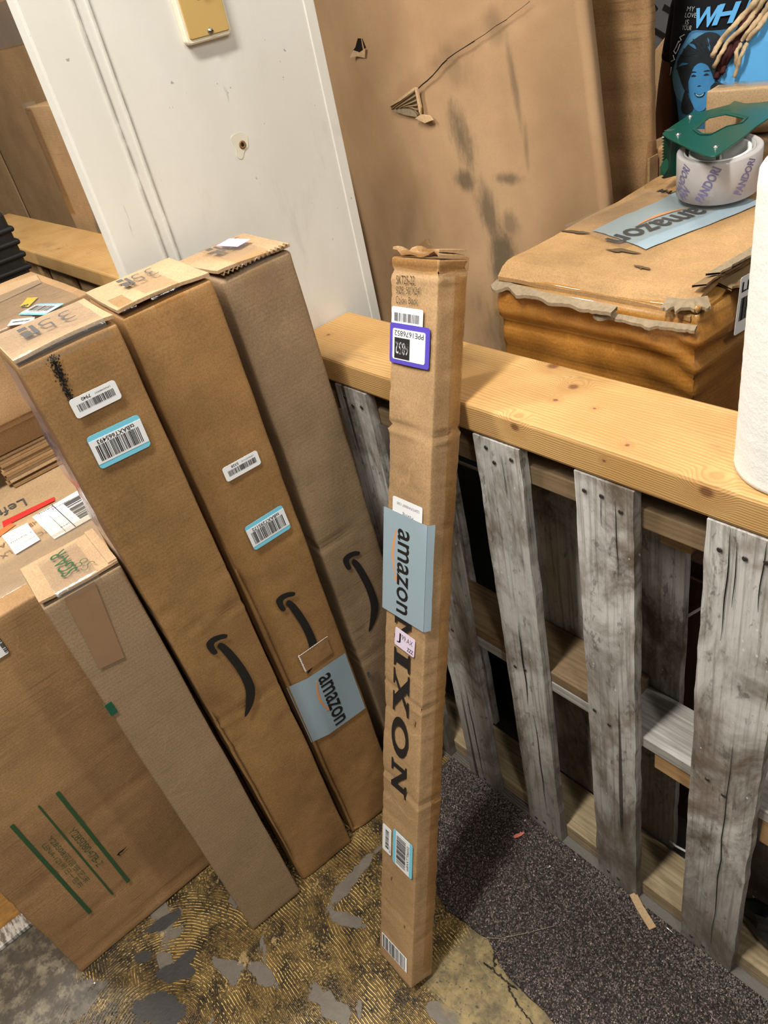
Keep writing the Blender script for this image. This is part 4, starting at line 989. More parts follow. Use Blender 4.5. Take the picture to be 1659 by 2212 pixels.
def lid_sheet(name, quad, mat, lift=.0014, nu=14, nv=10, wob=0.):
    mb = MB(); vs = []
    for i in range(nu+1):
        for j in range(nv+1):
            u, v = i/nu, j/nv
            p = Vector(quad[0]).lerp(Vector(quad[1]), u).lerp(Vector(quad[3]).lerp(Vector(quad[2]), u), v)
            x, y = p.x-wc[0], p.y-wc[1]
            vs.append((x, y, ht-.004+lidz(x, y)+lift+abs(noise.noise(Vector((x*55, y*55, 7))))*wob))
    mb.add(vs, [(i*(nv+1)+j, (i+1)*(nv+1)+j, (i+1)*(nv+1)+j+1, i*(nv+1)+j+1) for i in range(nu) for j in range(nv)])
    return mb.build(name, mat, wn, True)
gt = lid_sheet('grey_tape', [(-.6102, .9398, 0), (-.7346, .9885, 0), (-.7060, 1.20, 0), (-.5560, 1.165, 0)], M['greytape'], .0016, 24, 22, .0012); gt['label'] = 'grey blue printed tape'
def on_lid(F, lift): return lambda x, y: (lambda q: Vector((q.x, q.y, ht-.004+lidz(q.x, q.y)+lift)))(F @ Vector((x, y, 0)))
tx = frame((-.650-wc[0], 1.030-wc[1], 0), (-.27, -.963, 0), (.963, -.27, 0))
lettering('amazon', tx, .168, .034, 0, M['black'], gt, .012, 0, on_lid(tx, .0036))
mb = MB(); P = []
for i in range(15):
    s = i/14; P.append((-.080+s*.098, -.021-.009*math.sin(PI*s), .0005+.003*math.sin(PI*s*.9+.2)))
for (a, b) in zip(P, P[1:]):
    g = on_lid(tx, .0034); mb.add([g(a[0], a[1]-a[2]), g(b[0], b[1]-b[2]), g(b[0], b[1]+b[2]), g(a[0], a[1]+a[2])], [(0, 1, 2, 3)])
mb.build('orange_arc', M['orange'], gt)
lid_sheet('clear_tape', [(-.640, .930, 0), (-.790, .990, 0), (-.760, 1.175, 0), (-.600, 1.12, 0)], M['wrinkle'], .0042, 20, 20, .003)
t2 = frame((-.703-wc[0], 1.170-wc[1], 0), (.94, -.30, 0), (.30, .94, 0))
lettering('MADE IN', t2, .085, .014, 0, M['black'], ld, .01, 0, on_lid(t2, .0016))
for (px, py, s) in ((-.755, .978, 1.), (-.640, .925, 1.1), (-.582, .888, .8)):
    mb = MB(); rr = random.Random(int(s*10)); P = [(px-wc[0]+math.cos(a)*s*rr.uniform(.006, .020)*(1.8 if abs(math.cos(a)) > .6 else .5), py-wc[1]+math.sin(a)*s*rr.uniform(.003, .008)) for a in [k*PI/6 for k in range(12)]]
    mb.add([(x, y, ht-.0024+lidz(x, y)+.0004) for x, y in P], [tuple(range(12))]); mb.build('dark_tear', plain('tear_shadowless_brown', (.12, .08, .045), .9, .1), ld)
XR = frame((wx/2, 0, 0), (0, 1, 0), (0, 0, 1))
lb = quadsheet('white_sticker', sub(XR, -.115, .355, -.10), .075, .075, .003, .0065, M['white'], wn)
lettering('LPN', sub(XR, -.123, .380, -.10), .044, .013, .0075, M['black'], lb, .012)
barcode(sub(XR, -.118, .350, -.10), .056, .030, .0072, lb, 24, 9)
# tape gun standing on it
TG = (-.632, 1.165); tz = ht+.0005
tg = thing('tape_dispenser', 'green metal tape gun with a clear printed roll, on the battered carton', 'tape dispenser', (TG[0], TG[1], WT+.003))
mb = MB(); mb.lathe([(.0505, 0), (.058, 0), (.060, .0015), (.060, .0605), (.058, .062), (.0505, .062)], 56); ro = mb.build('tape_roll', M['roll_tape'], tg, True)
TILT = Matrix.Translation((.0288, -.0528, 0)) @ Matrix.Rotation(math.radians(7), 4, Vector((.88, .48, 0))) @ Matrix.Translation((-.0288, .0528, 0)); ro.matrix_local = TILT; ro['label'] = 'translucent roll of clear tape with violet letters'
mb = MB(); mb.lathe([(.0395, .002), (.0432, .002), (.0432, .063), (.0395, .063)], 48, (.004, -.006, 0)); mb.build('roll_core', M['plasticw'], tg, True).matrix_local = TILT
mb = MB(); mb.lathe([(.0475, .001), (.0500, .001), (.0500, .0620), (.0475, .0620)], 48); mb.build('card_core', plain('grey_core', (.36, .35, .34), .6, .3), tg, True).matrix_local = TILT
viol = plain('violet_tape_print', (.17, .155, .30), .6, .3)
def on_cyl(a0, z0, rot, R=.0606):
    def g(x, y):
        u = x*math.cos(rot)-y*math.sin(rot); v = x*math.sin(rot)+y*math.cos(rot)
        a = a0+u/R; return Vector((R*math.cos(a), R*math.sin(a), z0+v))
    return g
for (a0, z0, tx_, W) in ((-1.30, .022, 'PANDORI', .056), (-.42, .044, 'PANDORI', .05), (-2.05, .048, 'PANDORI', .050), (-1.95, .010, 'PAN', .022), (.5, .02, 'PANDORI', .056), (-3.0, .03, 'PANDORI', .05)):
    rot = 1.12 if W > .03 else 1.0
    W2 = min(W, .056)
    lettering(tx_, None, W2, .0140, 0, viol, ro, .025, 0, on_cyl(a0, max(.032, min(.034, z0)) if W > .03 else z0+.004, rot))
pz = .0805
k_ = (1.5-(WT+.003+pz))/(1.5-1.17)
PL = [(-.77, 1.233), (-.779, 1.275), (-.786, 1.329), (-.794, 1.361), (-.791, 1.37), (-.777, 1.364), (-.758, 1.393), (-.75, 1.408), (-.755, 1.433), (-.745, 1.427), (-.725, 1.413), (-.70, 1.416), (-.66, 1.440), (-.622, 1.435), (-.622, 1.38), (-.634, 1.313), (-.63, 1.264), (-.623, 1.229), (-.611, 1.13), (-.611, 1.116), (-.617, 1.113), (-.629, 1.119), (-.675, 1.152), (-.742, 1.204), (-.76, 1.221)]
HL = [(-.724, 1.258), (-.737, 1.309), (-.74, 1.326), (-.724, 1.345), (-.702, 1.333), (-.676, 1.317), (-.669, 1.289), (-.682, 1.273), (-.683, 1.233), (-.698, 1.233)]
RV = [(-.779, 1.331), (-.736, 1.223), (-.635, 1.159)]
loc = lambda p: (p[0]*k_-TG[0], p[1]*k_-TG[1])
bm = bmesh.new()
def loop(P, z): 
    v = [bm.verts.new((*loc(p), z)) for p in P]; return v, [bm.edges.new((v[i], v[(i+1) % len(v)])) for i in range(len(v))]
a, ea = loop(PL, 0); b, eb = loop(HL, 0)
bmesh.ops.triangle_fill(bm, use_beauty=True, use_dissolve=False, edges=ea+eb)
for f_ in bm.faces: f_.normal_update()
g = bmesh.ops.extrude_face_region(bm, geom=bm.faces[:]); bmesh.ops.translate(bm, vec=(0, 0, .0022), verts=[v for v in g['geom'] if isinstance(v, bmesh.types.BMVert)])
bmesh.ops.recalc_face_normals(bm, faces=bm.faces[:])
me = bpy.data.meshes.new('side_plate'); bm.to_mesh(me); bm.free(); me.materials.append(M['greenmetal'])
pl = bpy.data.objects.new('side_plate', me); C.objects.link(pl); pl.parent = tg; pl.location = (0, 0, pz); pl['label'] = 'green painted metal side plate'
bv = pl.modifiers.new('bevel', 'BEVEL'); bv.width = .0007; bv.segments = 2; bv.limit_method = 'ANGLE'
mb = MB(); q = [loc((x*.0+(x+.705)*1.10-.705, (y-1.29)*1.12+1.29)) for x, y in HL]; q2 = [loc(((x+.705)*1.18-.705, (y-1.29)*1.22+1.29)) for x, y in HL]; n = len(q)
mb.add([(x, y, pz+.0023) for x, y in q]+[(x, y, pz+.0032) for x, y in q2], [(i, (i+1) % n, (i+1) % n+n, i+n) for i in range(n)])
mb.build('pressed_rim', M['greenmetal'], tg, True)
for p in RV:
    mb = MB(); mb.lathe([(0, .0026), (.0024, .0022), (.0045, .0010), (.0050, 0), (0, 0)], 20); r_ = mb.build('rivet', M['metal'], tg, True); r_.location = (*loc(p), pz+.0022)
    mb = MB(); mb.lathe([(0, .0004), (.0013, .0004), (.0013, 0), (0, 0)], 10); d_ = mb.build('rivet_hole', M['dark'], r_); d_.location = (0, 0, .0024)
for dxy in (0, .006):
    p = loc((-.768, 1.247)); mb = MB(); mb.box((p[0]-.007, p[1]-.0012+dxy, pz+.0022), (p[0]+.007, p[1]+.0012+dxy, pz+.0024)); mb.build('slot', plain('slot_shade', (.10, .085, .08), .8, .2), tg)
# cutting blade along the front edge
p0, p1 = Vector((*loc((-.768, 1.236)), 0)), Vector((*loc((-.742, 1.206)), 0)); mb = MB(); d = (p1-p0); nrm = Vector((-d.y, d.x, 0)).normalized()
p1 = p0+Vector((.55, .83, 0))*.030; d = p1-p0; nrm = Vector((-d.y, d.x, 0)).normalized()
mb.add([p0+Vector((0, 0, .012)), p1+Vector((0, 0, .012)), p1+Vector((0, 0, pz)), p0+Vector((0, 0, pz))]+[v+nrm*.0016 for v in (p0+Vector((0, 0, .012)), p1+Vector((0, 0, .012)), p1+Vector((0, 0, pz)), p0+Vector((0, 0, pz)))], [(0, 1, 2, 3), (7, 6, 5, 4), (0, 4, 5, 1), (1, 5, 6, 2), (2, 6, 7, 3), (3, 7, 4, 0)])
mb.build('guard', M['greenmetal'], tg)
mb = MB(); e = -d.normalized()
for i in range(15):
    z = .012+(pz-.012)*i/15; dz_ = (pz-.012)/15
    mb.add([p0+Vector((0, 0, z)), p0+e*.004+Vector((0, 0, z+dz_/2)), p0+Vector((0, 0, z+dz_)), p0+nrm*.0012+Vector((0, 0, z)), p0+e*.004+nrm*.0012+Vector((0, 0, z+dz_/2)), p0+nrm*.0012+Vector((0, 0, z+dz_))], [(0, 1, 2), (5, 4, 3), (0, 3, 4, 1), (1, 4, 5, 2)])
mb.build('serrated_blade', plain('green_blade', (.02, .10, .05), .35, .5, .4), tg)
mb = MB(); vs = []; n = 10
for i in range(n+1):
    s = i/n; p = p0+Vector((.88, .48, 0))*(s*.046-.014)+Vector((-.006, -.012, 0))
    for z in (.004+.012*s*s, .050, .074): vs.append(p+Vector((.004*math.sin(s*5), -.010*(1-z/.074), z)))
mb.add(vs, [(3*i+k, 3*i+3+k, 3*i+4+k, 3*i+1+k) for i in range(n) for k in (0, 1)])
tl = mb.build('tape_tail', clear('tape_tail', (.86, .80, .70), .03, .1, 25, .5), tg, True); tl['label'] = 'loose end of clear tape'
q0 = p0+Vector((.88, .48, 0))*.014+Vector((-.006, -.018, 0)); e1 = Vector((.88, .48, 0)).normalized()
poly('green_leaf_print', frame(q0+Vector((.0, 0, .034)), e1, (0, 0, 1)), [(-.006, -.013), (.002, -.011), (.007, -.002), (.007, .008), (.004, .013), (-.002, .008), (-.006, .0)], .0006, M['dgreen'], tl, .0002)
mb = MB(); c_ = loc((-.662, 1.44)); mb.tube([(c_[0], c_[1], pz), (c_[0]+.006, c_[1]+.004, pz-.05), (c_[0]+.02, c_[1]+.01, .004)], [.013, .015, .014], 16); mb.build('handle', plain('grey_handle', (.20, .19, .18), .4, .4), tg, True)
mb = MB(); mb.tube([(.004, -.006, .001), (.004, -.006, pz)], .005, 12); mb.build('axle', M['dullmetal'], tg, True)
# paper towel roll on the rail
pr = thing('paper_roll', 'white paper towel roll standing on the pine rail at the right', 'paper roll', (-.265, .700, .997))
mb = MB(); prof = [(.020, 0), (.066, 0), (.0700, .002)]+[(.0696+.0002*math.sin(i*2.3), .006+.285*i/40) for i in range(41)]+[(.0690, .297), (.066, .302), (.060, .304), (.020, .304)]
mb.lathe(prof, 64)
tq = NT('embossed_paper'); oq = tq.obj(); vq = tq.voro(tq.mapping(oq, (1, 1, .8)), 55); pm = tq.out((.80, .785, .74), .9, tq.bump(tq.math('ADD', tq.math('MULTIPLY', vq, .7), tq.noise(oq, 260, 2)), .35, .0014), .1)
mb.build('paper', pm, pr, True)
mb = MB(); mb.lathe([(.0185, .001), (.0203, .001), (.0203, .3035), (.0185, .3035)], 32); mb.build('card_tube', M['kraft'], pr, True)
# cartons behind the worn one
bs = thing('carton', 'brown carton with two white labels on its lid, behind the tape gun', 'carton', (-.7075, 1.3700, .7005))
carton_mesh('carton_body', .315, .13, .428, .006, .02, M['kraft'], bs, dents(31, .002))
for (x, y) in ((-.132, .005), (-.098, -.030)): quadsheet('white_sticker', sub(Fz(.428), x, y, .25), .032, .018, .001, .0010, M['white'], bs)
bp = thing('carton', 'small light carton wrapped in clear tape, behind the green plate', 'carton', (-.725, 1.408, 1.1300), .10)
carton_mesh('carton_body', .115, .050, .072, .005, .012, M['kraftL'], bp, dents(32, .002, 20)); over_edge_tape('tape_strip', bp, .115, .0725, -.020, .020, .10, .05, M['wrinkle'], .001, .002, 2)
# ---- two tall flat cartons standing behind
STAINS = [(-1.128, 1.20, .030, .075, -.35, .80), (-1.135, 1.115, .035, .022, .1, .85), (-1.02, 1.122, .050, .014, 0, .75), (-1.075, 1.05, .030, .075, -.2, .8), (-1.025, 1.04, .028, .028, 0, .6), (-1.055, .955, .040, .10, -.1, .9), (-.985, 1.28, .010, .10, -.08, .6), (-1.02, 1.36, .03, .03, 0, .35), (-1.13, 1.31, .05, .04, 0, .35), (-1.06, .80, .09, .10, 0, .6), (-.972, 1.18, .008, .05, 0, .45), (-1.33, 1.0, .03, .12, .4, .25)]
M['panel'] = panel_mat()
pn = thing('flattened_carton', 'tall stained brown cardboard sheet with a torn hole, behind the fence', 'cardboard', (0, 1.125, 0))
mb = MB(); nx, nz = 60, 90; vs = []
TEAR = [(-1.30, 1.247), (-1.223, 1.282), (-1.174, 1.303), (-1.132, 1.327), (-1.06, 1.351), (-.984, 1.375), (-.934, 1.395), (-.85, 1.43)]
CRS = [(-1.40, 1.75), (-1.367, 1.439), (-1.357, 1.299), (-1.298, 1.184), (-1.273, 1.136), (-1.25, 1.0)]
def segd(x, z, P):
    best = 9
    for (a, b), (c, d) in zip(P, P[1:]):
        t_ = max(0, min(1, ((x-a)*(c-a)+(z-b)*(d-b))/((c-a)**2+(d-b)**2))); best = min(best, math.hypot(x-a-(c-a)*t_, z-b-(d-b)*t_))
    return best
def xr(z): return min(-.800, -.812-.105*(z-1.09))
for i in range(nx+1):
    for j in range(nz+1):
        z = .001+1.80*j/nz; x = -1.62+(xr(z)+1.62)*i/nx
        y = noise.noise(Vector((x*4, z*3, 1)))*.004+noise.noise(Vector((x*13, z*11, 5)))*.0018
        y += .005*math.exp(-(segd(x, z, TEAR)/.010)**2)-.0035*math.exp(-((segd(x, z, [(a, b+.016) for a, b in TEAR]))/.010)**2)-.003*math.exp(-(segd(x, z, CRS)/.007)**2)
        y += max(0, -x-1.39)*.35
        vs.append((x, y, z))
n0 = len(vs); vs += [(x, y+.028, z) for x, y, z in vs]
ix = lambda i, j, k=0: k*n0+i*(nz+1)+j
fs = [(ix(i, j), ix(i+1, j), ix(i+1, j+1), ix(i, j+1)) for i in range(nx) for j in range(nz)]+[(ix(i, j+1, 1), ix(i+1, j+1, 1), ix(i+1, j, 1), ix(i, j, 1)) for i in range(nx) for j in range(nz)]
fs += [(ix(nx, j), ix(nx, j, 1), ix(nx, j+1, 1), ix(nx, j+1)) for j in range(nz)]+[(ix(0, j+1), ix(0, j+1, 1), ix(0, j, 1), ix(0, j)) for j in range(nz)]
fs += [(ix(i, nz), ix(i+1, nz), ix(i+1, nz, 1), ix(i, nz, 1)) for i in range(nx)]+[(ix(i, 0, 1), ix(i+1, 0, 1), ix(i+1, 0), ix(i, 0)) for i in range(nx)]
mb.add(vs, fs); mb.build('card_sheet', M['panel'], pn, True)
G = frame((0, -.0045, 0), (1, 0, 0), (0, 0, 1))
HO = [(-1.309, 1.253), (-1.28, 1.262), (-1.25, 1.274), (-1.223, 1.282), (-1.222, 1.261), (-1.224, 1.243), (-1.236, 1.232), (-1.268, 1.236), (-1.298, 1.243)]
o = poly('torn_hole', G, HO, .001, M['torn'], pn, .0004); o['label'] = 'torn patch showing corrugated core'
mb = MB()
for k in range(6):
    a = (-1.304+.012*k, 1.248+.001*k); b = (-1.226, 1.279-.0085*k); mb.tube([G @ Vector((a[0], a[1], .002)), G @ Vector((b[0], b[1], .004))], .0018, 6)
mb.build('core_ridge', M['edge'], pn, True)
for P, lab in (([(-1.224, 1.284), (-1.222, 1.243), (-1.2195, 1.236), (-1.215, 1.25), (-1.218, 1.283)], 1), ([(-1.236, 1.231), (-1.21, 1.222), (-1.188, 1.227), (-1.196, 1.235), (-1.22, 1.237)], 2), ([(-1.31, 1.252), (-1.27, 1.268), (-1.225, 1.285), (-1.223, 1.281), (-1.27, 1.263)], 3)):
    poly('lifted_lip', G, P, .002, M['kraftL'], pn, .004)
for (a, b) in zip(TEAR[1:-1], TEAR[2:-1]):
    L_ = []; rr = random.Random(int(a[0]*999))
    for s in (0, .33, .66, 1): L_.append((a[0]+(b[0]-a[0])*s, a[1]+(b[1]-a[1])*s+rr.uniform(-.0012, .0012)))
    wd = .0022*max(.15, 1-(a[0]+1.22)/.28)
    poly('tear_line', G, L_+[(x, z-wd*rr.uniform(.5, 1.2)-.0004) for x, z in L_[::-1]], .0012, M['dark'], pn, .0004)
poly('torn_hole', G, [(-1.398, 1.354), (-1.384, 1.362), (-1.372, 1.376), (-1.358, 1.375), (-1.353, 1.359), (-1.372, 1.352)], -.0005, M['dark'], pn, .0005)
poly('lifted_lip', G, [(-1.405, 1.345), (-1.39, 1.357), (-1.372, 1.352), (-1.352, 1.358), (-1.358, 1.342), (-1.38, 1.346)], .001, M['kraftL'], pn, .002)
p2 = thing('flattened_carton', 'darker creased cardboard sheet showing beside the stained one', 'cardboard', (0, 1.275, 0))
mb = MB(); vs = []; nx, nz = 30, 120
for i in range(nx+1):
    for j in range(nz+1):
        z = .001+1.72*j/nz; x = -1.32+(-.822-.03*(z-1.1)+1.32)*i/nx; y = noise.noise(Vector((x*5, z*4, 7)))*.004
        for zc in (1.335, 1.283, 1.135, 1.22, 1.05, .99): y += .0035*math.exp(-((z-zc-.05*(x+.9)*math.sin(zc*40))/.006)**2)
        vs.append((x, y, z))
n0 = len(vs); vs += [(x, y+.024, z) for x, y, z in vs]
fs = [(ix(i, j), ix(i+1, j), ix(i+1, j+1), ix(i, j+1)) for i in range(nx) for j in range(nz)]+[(ix(i, j+1, 1), ix(i+1, j+1, 1), ix(i+1, j, 1), ix(i, j, 1)) for i in range(nx) for j in range(nz)]
fs += [(ix(nx, j), ix(nx, j, 1), ix(nx, j+1, 1), ix(nx, j+1)) for j in range(nz)]+[(ix(0, j+1), ix(0, j+1, 1), ix(0, j, 1), ix(0, j)) for j in range(nz)]
fs += [(ix(i, nz), ix(i+1, nz), ix(i+1, nz, 1), ix(i, nz, 1)) for i in range(nx)]
mb.add(vs, fs); mb.build('card_sheet', M['kraftB'], p2, True)
mb = MB(); mb.box((-.8245, -.001, .002), (-.820, .025, 1.12)); o = mb.build('taped_edge', M['kraftL'], p2)
# ---- things far behind on the right
cr_ = thing('plastic_crate', 'dark grey slotted plastic crate in the background at upper right', 'crate', (-1.50, 2.75, 0))
mb = MB(); mb.box((-.5, 0, 0), (.55, .4, 1.75)); mb.build('crate_body', plain('charcoal_plastic', (.085, .085, .09), .6, .3), cr_, bevel=.01)
rr = random.Random(3); mb = MB()
for i in range(16):
    for j in range(24):
        x = -.46+.065*i+(.03 if j % 2 else 0); z = .1+.066*j; mb.box((-.024, -.002, -.009), (.024, .001, .009), 0, Matrix.Translation((x, 0, z)) @ Matrix.Rotation(-.7 if (i+j) % 2 else .5, 4, 'Y'))
tag(mb.build('slots', M['dark'], cr_), kind='stuff')
bx = thing('carton', 'plain carton standing behind the person in a black shirt', 'carton', (-1.40, 2.30, 0), .0)
mb = MB(); P = [(-.45, 0), (.6, 0), (.6, 1.33), (.10, 1.275), (-.45, .75)]; n = len(P)
mb.add([(x, 0, z) for x, z in P]+[(x, .3, z) for x, z in P], [tuple(range(n)), tuple(range(2*n-1, n-1, -1))]+[(i, i+n, (i+1) % n+n, (i+1) % n) for i in range(n)])
mb.build('carton_body', M['kraft'], bx, bevel=.004)
# ---- tucked under the fence: cables and a black bag
for P, lab in (([(-.735, .765, .61), (-.716, .760, .644), (-.700, .760, .662), (-.680, .765, .668), (-.64, .79, .66)], 'white cable behind the second plank gap'), ([(-.47, .785, .585), (-.436, .780, .606), (-.408, .780, .646), (-.37, .79, .70)], 'white cable showing between the third and fourth planks'), ([(-.43, .735, .056), (-.404, .728, .062), (-.381, .728, .068), (-.33, .74, .07)], 'pale cable low between the third and fourth planks'), ([(-.262, .735, .075), (-.250, .728, .057), (-.236, .726, .050), (-.222, .728, .068), (-.20, .74, .09)], 'white cable loop beside the last plank, low')):
    mb = MB(); mb.tube(P, .0022, 8); o = mb.build('cable', M['wire'], None, True); tag(o, lab, 'cable', 'pale cables behind the fence')
mb = MB()
for i in range(9):
    for j in range(14):
        th_, ph_ = PI*i/8, 2*PI*j/14; r_ = .052*(1+.35*noise.noise(Vector((i*.9, j*.8, 3))))
        mb.v.append((r_*math.sin(th_)*math.cos(ph_)*1.5, r_*math.sin(th_)*math.sin(ph_)*.55, .062-r_*math.cos(th_)*1.1))
        mb.m.append(0)
mb.f = [(i*14+j, i*14+(j+1) % 14, (i+1)*14+(j+1) % 14, (i+1)*14+j) for i in range(8) for j in range(14)]; mb.m = [0]*len(mb.f)
o = mb.build('plastic_bag', M['blackp'], None, False); o.location = (-.175, .688, .0405); tag(o, 'crumpled black plastic bag tucked in the pallet, right of the widest plank', 'bag')
# ------------------------------------------------------------------ stack at the left
cb_ = thing('wide_carton', 'wide low carton with labels and red tape on its lit top', 'carton', (-1.590, .110, 0))
bdx, bdy, bdz = .82, .60, .80
carton_mesh('carton_body', bdx, bdy, bdz, .006, .02, M['kraftL'], cb_, dents(41, .002, 5))
def tb(x, y): return (x+1.590, y-.110)
Ztop = Fz(bdz); ZT = Ft(bdz)
def quad_on(name, P, lift, mat, parent): return poly(name, Ztop, [tb(*p) for p in P], lift, mat, parent, .0004)
o = quad_on('red_tape', [(-1.3993, .1059), (-1.3950, .2063), (-1.4100, .2104), (-1.4218, .1106)], .0010, M['red'], cb_); o['label'] = 'red tape strip'
o = quad_on('red_tape', [(-1.36, .05), (-1.385, .125), (-1.40, .12), (-1.385, .04)], .0010, plain('faded_red_tape', (.75, .20, .07), .4, .4), cb_)
sl = quad_on('shipping_label', [(-1.380, .1551), (-1.2659, .1551), (-1.2648, .2750), (-1.3866, .2750)], .0012, M['white'], cb_); sl['label'] = 'white shipping label with barcode'
barcode(sub(Ztop, *tb(-1.325, .232), PI), .085, .040, .0020, sl, 30, 41, M['ink'])
quad_on('printed_line', [(-1.384, .1955), (-1.266, .1955), (-1.266, .1970), (-1.384, .1970)], .0018, M['black'], sl); quad_on('printed_line', [(-1.32, .170), (-1.30, .170), (-1.30, .196), (-1.32, .196)], .0018, M['white'], sl)
quad_on('printed_line', [(-1.35, .1780), (-1.267, .1780), (-1.267, .1788), (-1.35, .1788)], .0018, M['ink'], sl)
for (x, y, W, tx_) in ((-1.372, .180, .03, 'PRIME'), (-1.362, .207, .035, 'HANDLE'), (-1.285, .187, .02, 'DATE')): lettering(tx_, sub(ZT, *(-(y-.110), x+1.585)), W, .005, .0020, M['ink'], sl)
s2 = quad_on('white_sticker', [(-1.3699, .0936), (-1.2847, .0907), (-1.2876, .1372), (-1.3663, .1411)], .0024, M['white'], cb_)
for i, tx_ in enumerate(('37 VR.1AW TPD UAN', '1 kyunt', '3726092000 200')): lettering(tx_, sub(ZT, -(.115-.110), -1.345+.022*i+1.585), .040, .0055, .0030, M['ink'], s2)
lettering('Left o', sub(ZT, -(.125-.110), -1.452+1.585, -.12), .085, .034, .0010, M['ink'], cb_, .0)
for (x, y, tx_, W) in ((-1.335, .088, 'EA', .022), (-1.300, .079, 'LX', .02), (-1.352, .148, 'HB', .018), (-1.305, .150, 'TC', .018)): lettering(tx_, sub(ZT, -(y-.110), x+1.585), W, .014, .0010, plain('brown_stamp', (.20, .10, .05), .7, .2), cb_)
for (y0, y1, w_) in ((-.30, .30, .05), (-.29, .29, .02)):
    over_edge_tape('tape_strip', cb_, bdx, bdz, y0, y1, .10 if w_ > .03 else .15, .06, M['wrinkle'], .001+.001*(w_ < .03), .0035, 4+w_*90)
ORD = ['topmost', 'second from top', 'third from top', 'fourth from top', 'fifth from top', 'middle', 'fifth from bottom', 'fourth from bottom', 'third from bottom', 'second from bottom', 'lowest']
rr = random.Random(2)
for i in range(11):
    z = .8010+i*.0060; x0 = -1.53+rr.uniform(-.006, .006); sh = thing('card_sheet', ORD[10-i]+' flattened cardboard sheet in the thin stack on the wide carton', 'cardboard', (-1.74, .31, z), group='flattened cartons in the thin stack')
    slab('board', [M['kraftD'], M['edge'], M['kraftL'], M['kraft']][i*7 % 4], sh, x0+1.74, .19, -.142+rr.uniform(-.004, .004), .145, 0, .0052, 3, 6, lambda x, y: abs(noise.noise(Vector((x*6, y*9, i))))*.0006)
ab = thing('low_carton', 'low brown carton with a printed strip, on the thin stack of cardboard sheets', 'carton', (-1.715, .20, .8685))
carton_mesh('carton_body', .37, .51, .0685, .004, .02, M['kraftD'], ab, dents(42, .0015))
st = quadsheet('printed_strip', sub(Fx(.37), 0, .056), .50, .020, 0, .0008, M['kraftL'], ab)
for k in range(6): lettering('MADE OF RECYCLED PAPER', sub(Fx(.37), -.20+.08*k, .0625), .072, .0030, .0013, M['kraftD'], st); 
for k in range(6): lettering('KEEP DRY  FRAGILE', sub(Fx(.37), -.20+.08*k, .0560), .070, .0030, .0013, M['kraftD'], st)
at = thing('topmost_carton', 'topmost carton of the left stack, with yellow and blue stickers', 'carton', (-1.655, .20, .9375))
carton_mesh('carton_body', .33, .52, .1625, .005, .015, M['kraft'], at, dents(43, .002, 6))
def ta(x, y): return (x+1.655, y-.20)
ZA = Fz(.1625)
def quad_a(name, P, lift, mat, parent): return poly(name, ZA, [ta(*p) for p in P], lift, mat, parent, .0004)
ys_ = quad_a('yellow_sticker', [(-1.5731, .3484), (-1.5477, .3562), (-1.5852, .3897), (-1.6119, .3772)], .0016, M['yellow'], at)
lettering('B', frame((-1.565+1.655, .3555-.20, .1625), (-.62, .78, 0), (-.78, -.62, 0)), .012, .014, .0024, M['black'], ys_, .02)
BA = frame((-1.5008+1.655, .3648-.20, .1625), (.935, .354, 0), (-.354, .935, 0))
bl_ = quadsheet('blue_sticker', BA, .074, .050, .004, .0016, M['sky'], at)
quadsheet('white_field', BA, .073, .036, 0, .0021, M['white'], bl_)
barcode(sub(BA, 0, .002), .058, .022, .0026, bl_, 22, 51, M['ink']); lettering('tsBAXT706031', sub(BA, 0, -.0130), .046, .005, .0027, M['black'], bl_)
ws_ = quad_a('white_sticker', [(-1.4845, .2938), (-1.4409, .3267), (-1.4684, .3403), (-1.5101, .3103)], .0016, M['white'], at)
barcode(frame((-1.476+1.655, .3178-.20, .1625), (.80, .60, 0), (-.60, .80, 0)), .038, .006, .0022, ws_, 20, 52, M['ink'])
tpz = quad_a('paper_tape', [(-1.7825, .3758), (-1.6588, .3356), (-1.6814, .4323), (-1.7613, .4500)], .0010, M['kraftT'], at)
over_edge_tape('tape_strip', at, .33, .1628, -.10, .235, .22, .03, M['wrinkle'], .0014, .0040, 21)
# black ribbed bin behind it
bn = thing('plastic_bin', 'black plastic bin with ribbed corner at the left edge of the picture', 'bin', (-2.235, .255, 0))
mb = MB(); mb.box((-.215, -.24, 0), (.215, .255, 1.20)); mb.build('bin_body', M['blackp'], bn, bevel=.012)
for i in range(30):
    z = .28+.030*i; mb = MB(); mb.box((-.222, -.25, z), (.220, .261, z+.013)); mb.build('rib', M['blackp'], bn, bevel=.005)
# cartons behind the left rail
q1 = thing('tall_back_carton', 'tall taped carton behind the left pine rail, beside the white wall', 'carton', (-2.18, .93, 0))
carton_mesh('carton_body', 1.02, .12, 1.345, .006, .03, M['kraft'], q1, dents(51, .003, 4, [(1.272, 0, 0, .003, .004)]))
poly('end_tape', Fy(.12), [(-.508, 1.03), (-.455, 1.03), (-.455, 1.34), (-.508, 1.34)], .001, M['tape'], q1)
quadsheet('tape_shine', sub(Fy(.12), -.25, 1.06, -.3), .10, .20, .02, .0012, M['wrinkle'], q1)
mb = MB(); mb.box((-.512, -.061, 1.335), (-.485, -.03, 1.352)); mb.build('taped_corner', M['wrinkle'], q1)
q2 = thing('huge_back_carton', 'very large carton with glossy taped top edge, far left behind the rail', 'carton', (-2.98, 1.28, 0))
carton_mesh('carton_body', 1.50, .5, 1.62, .006, .05, M['kraftD'], q2, dents(52, .004, 3))
quadsheet('tape_strip', sub(Fy(.5), 0, 1.555), 1.49, .12, 0, .001, M['wrinkle'], q2)
quadsheet('edge_tape', sub(Fy(.5), -.738, .80), .020, 1.55, 0, .001, M['kraftT'], q2)
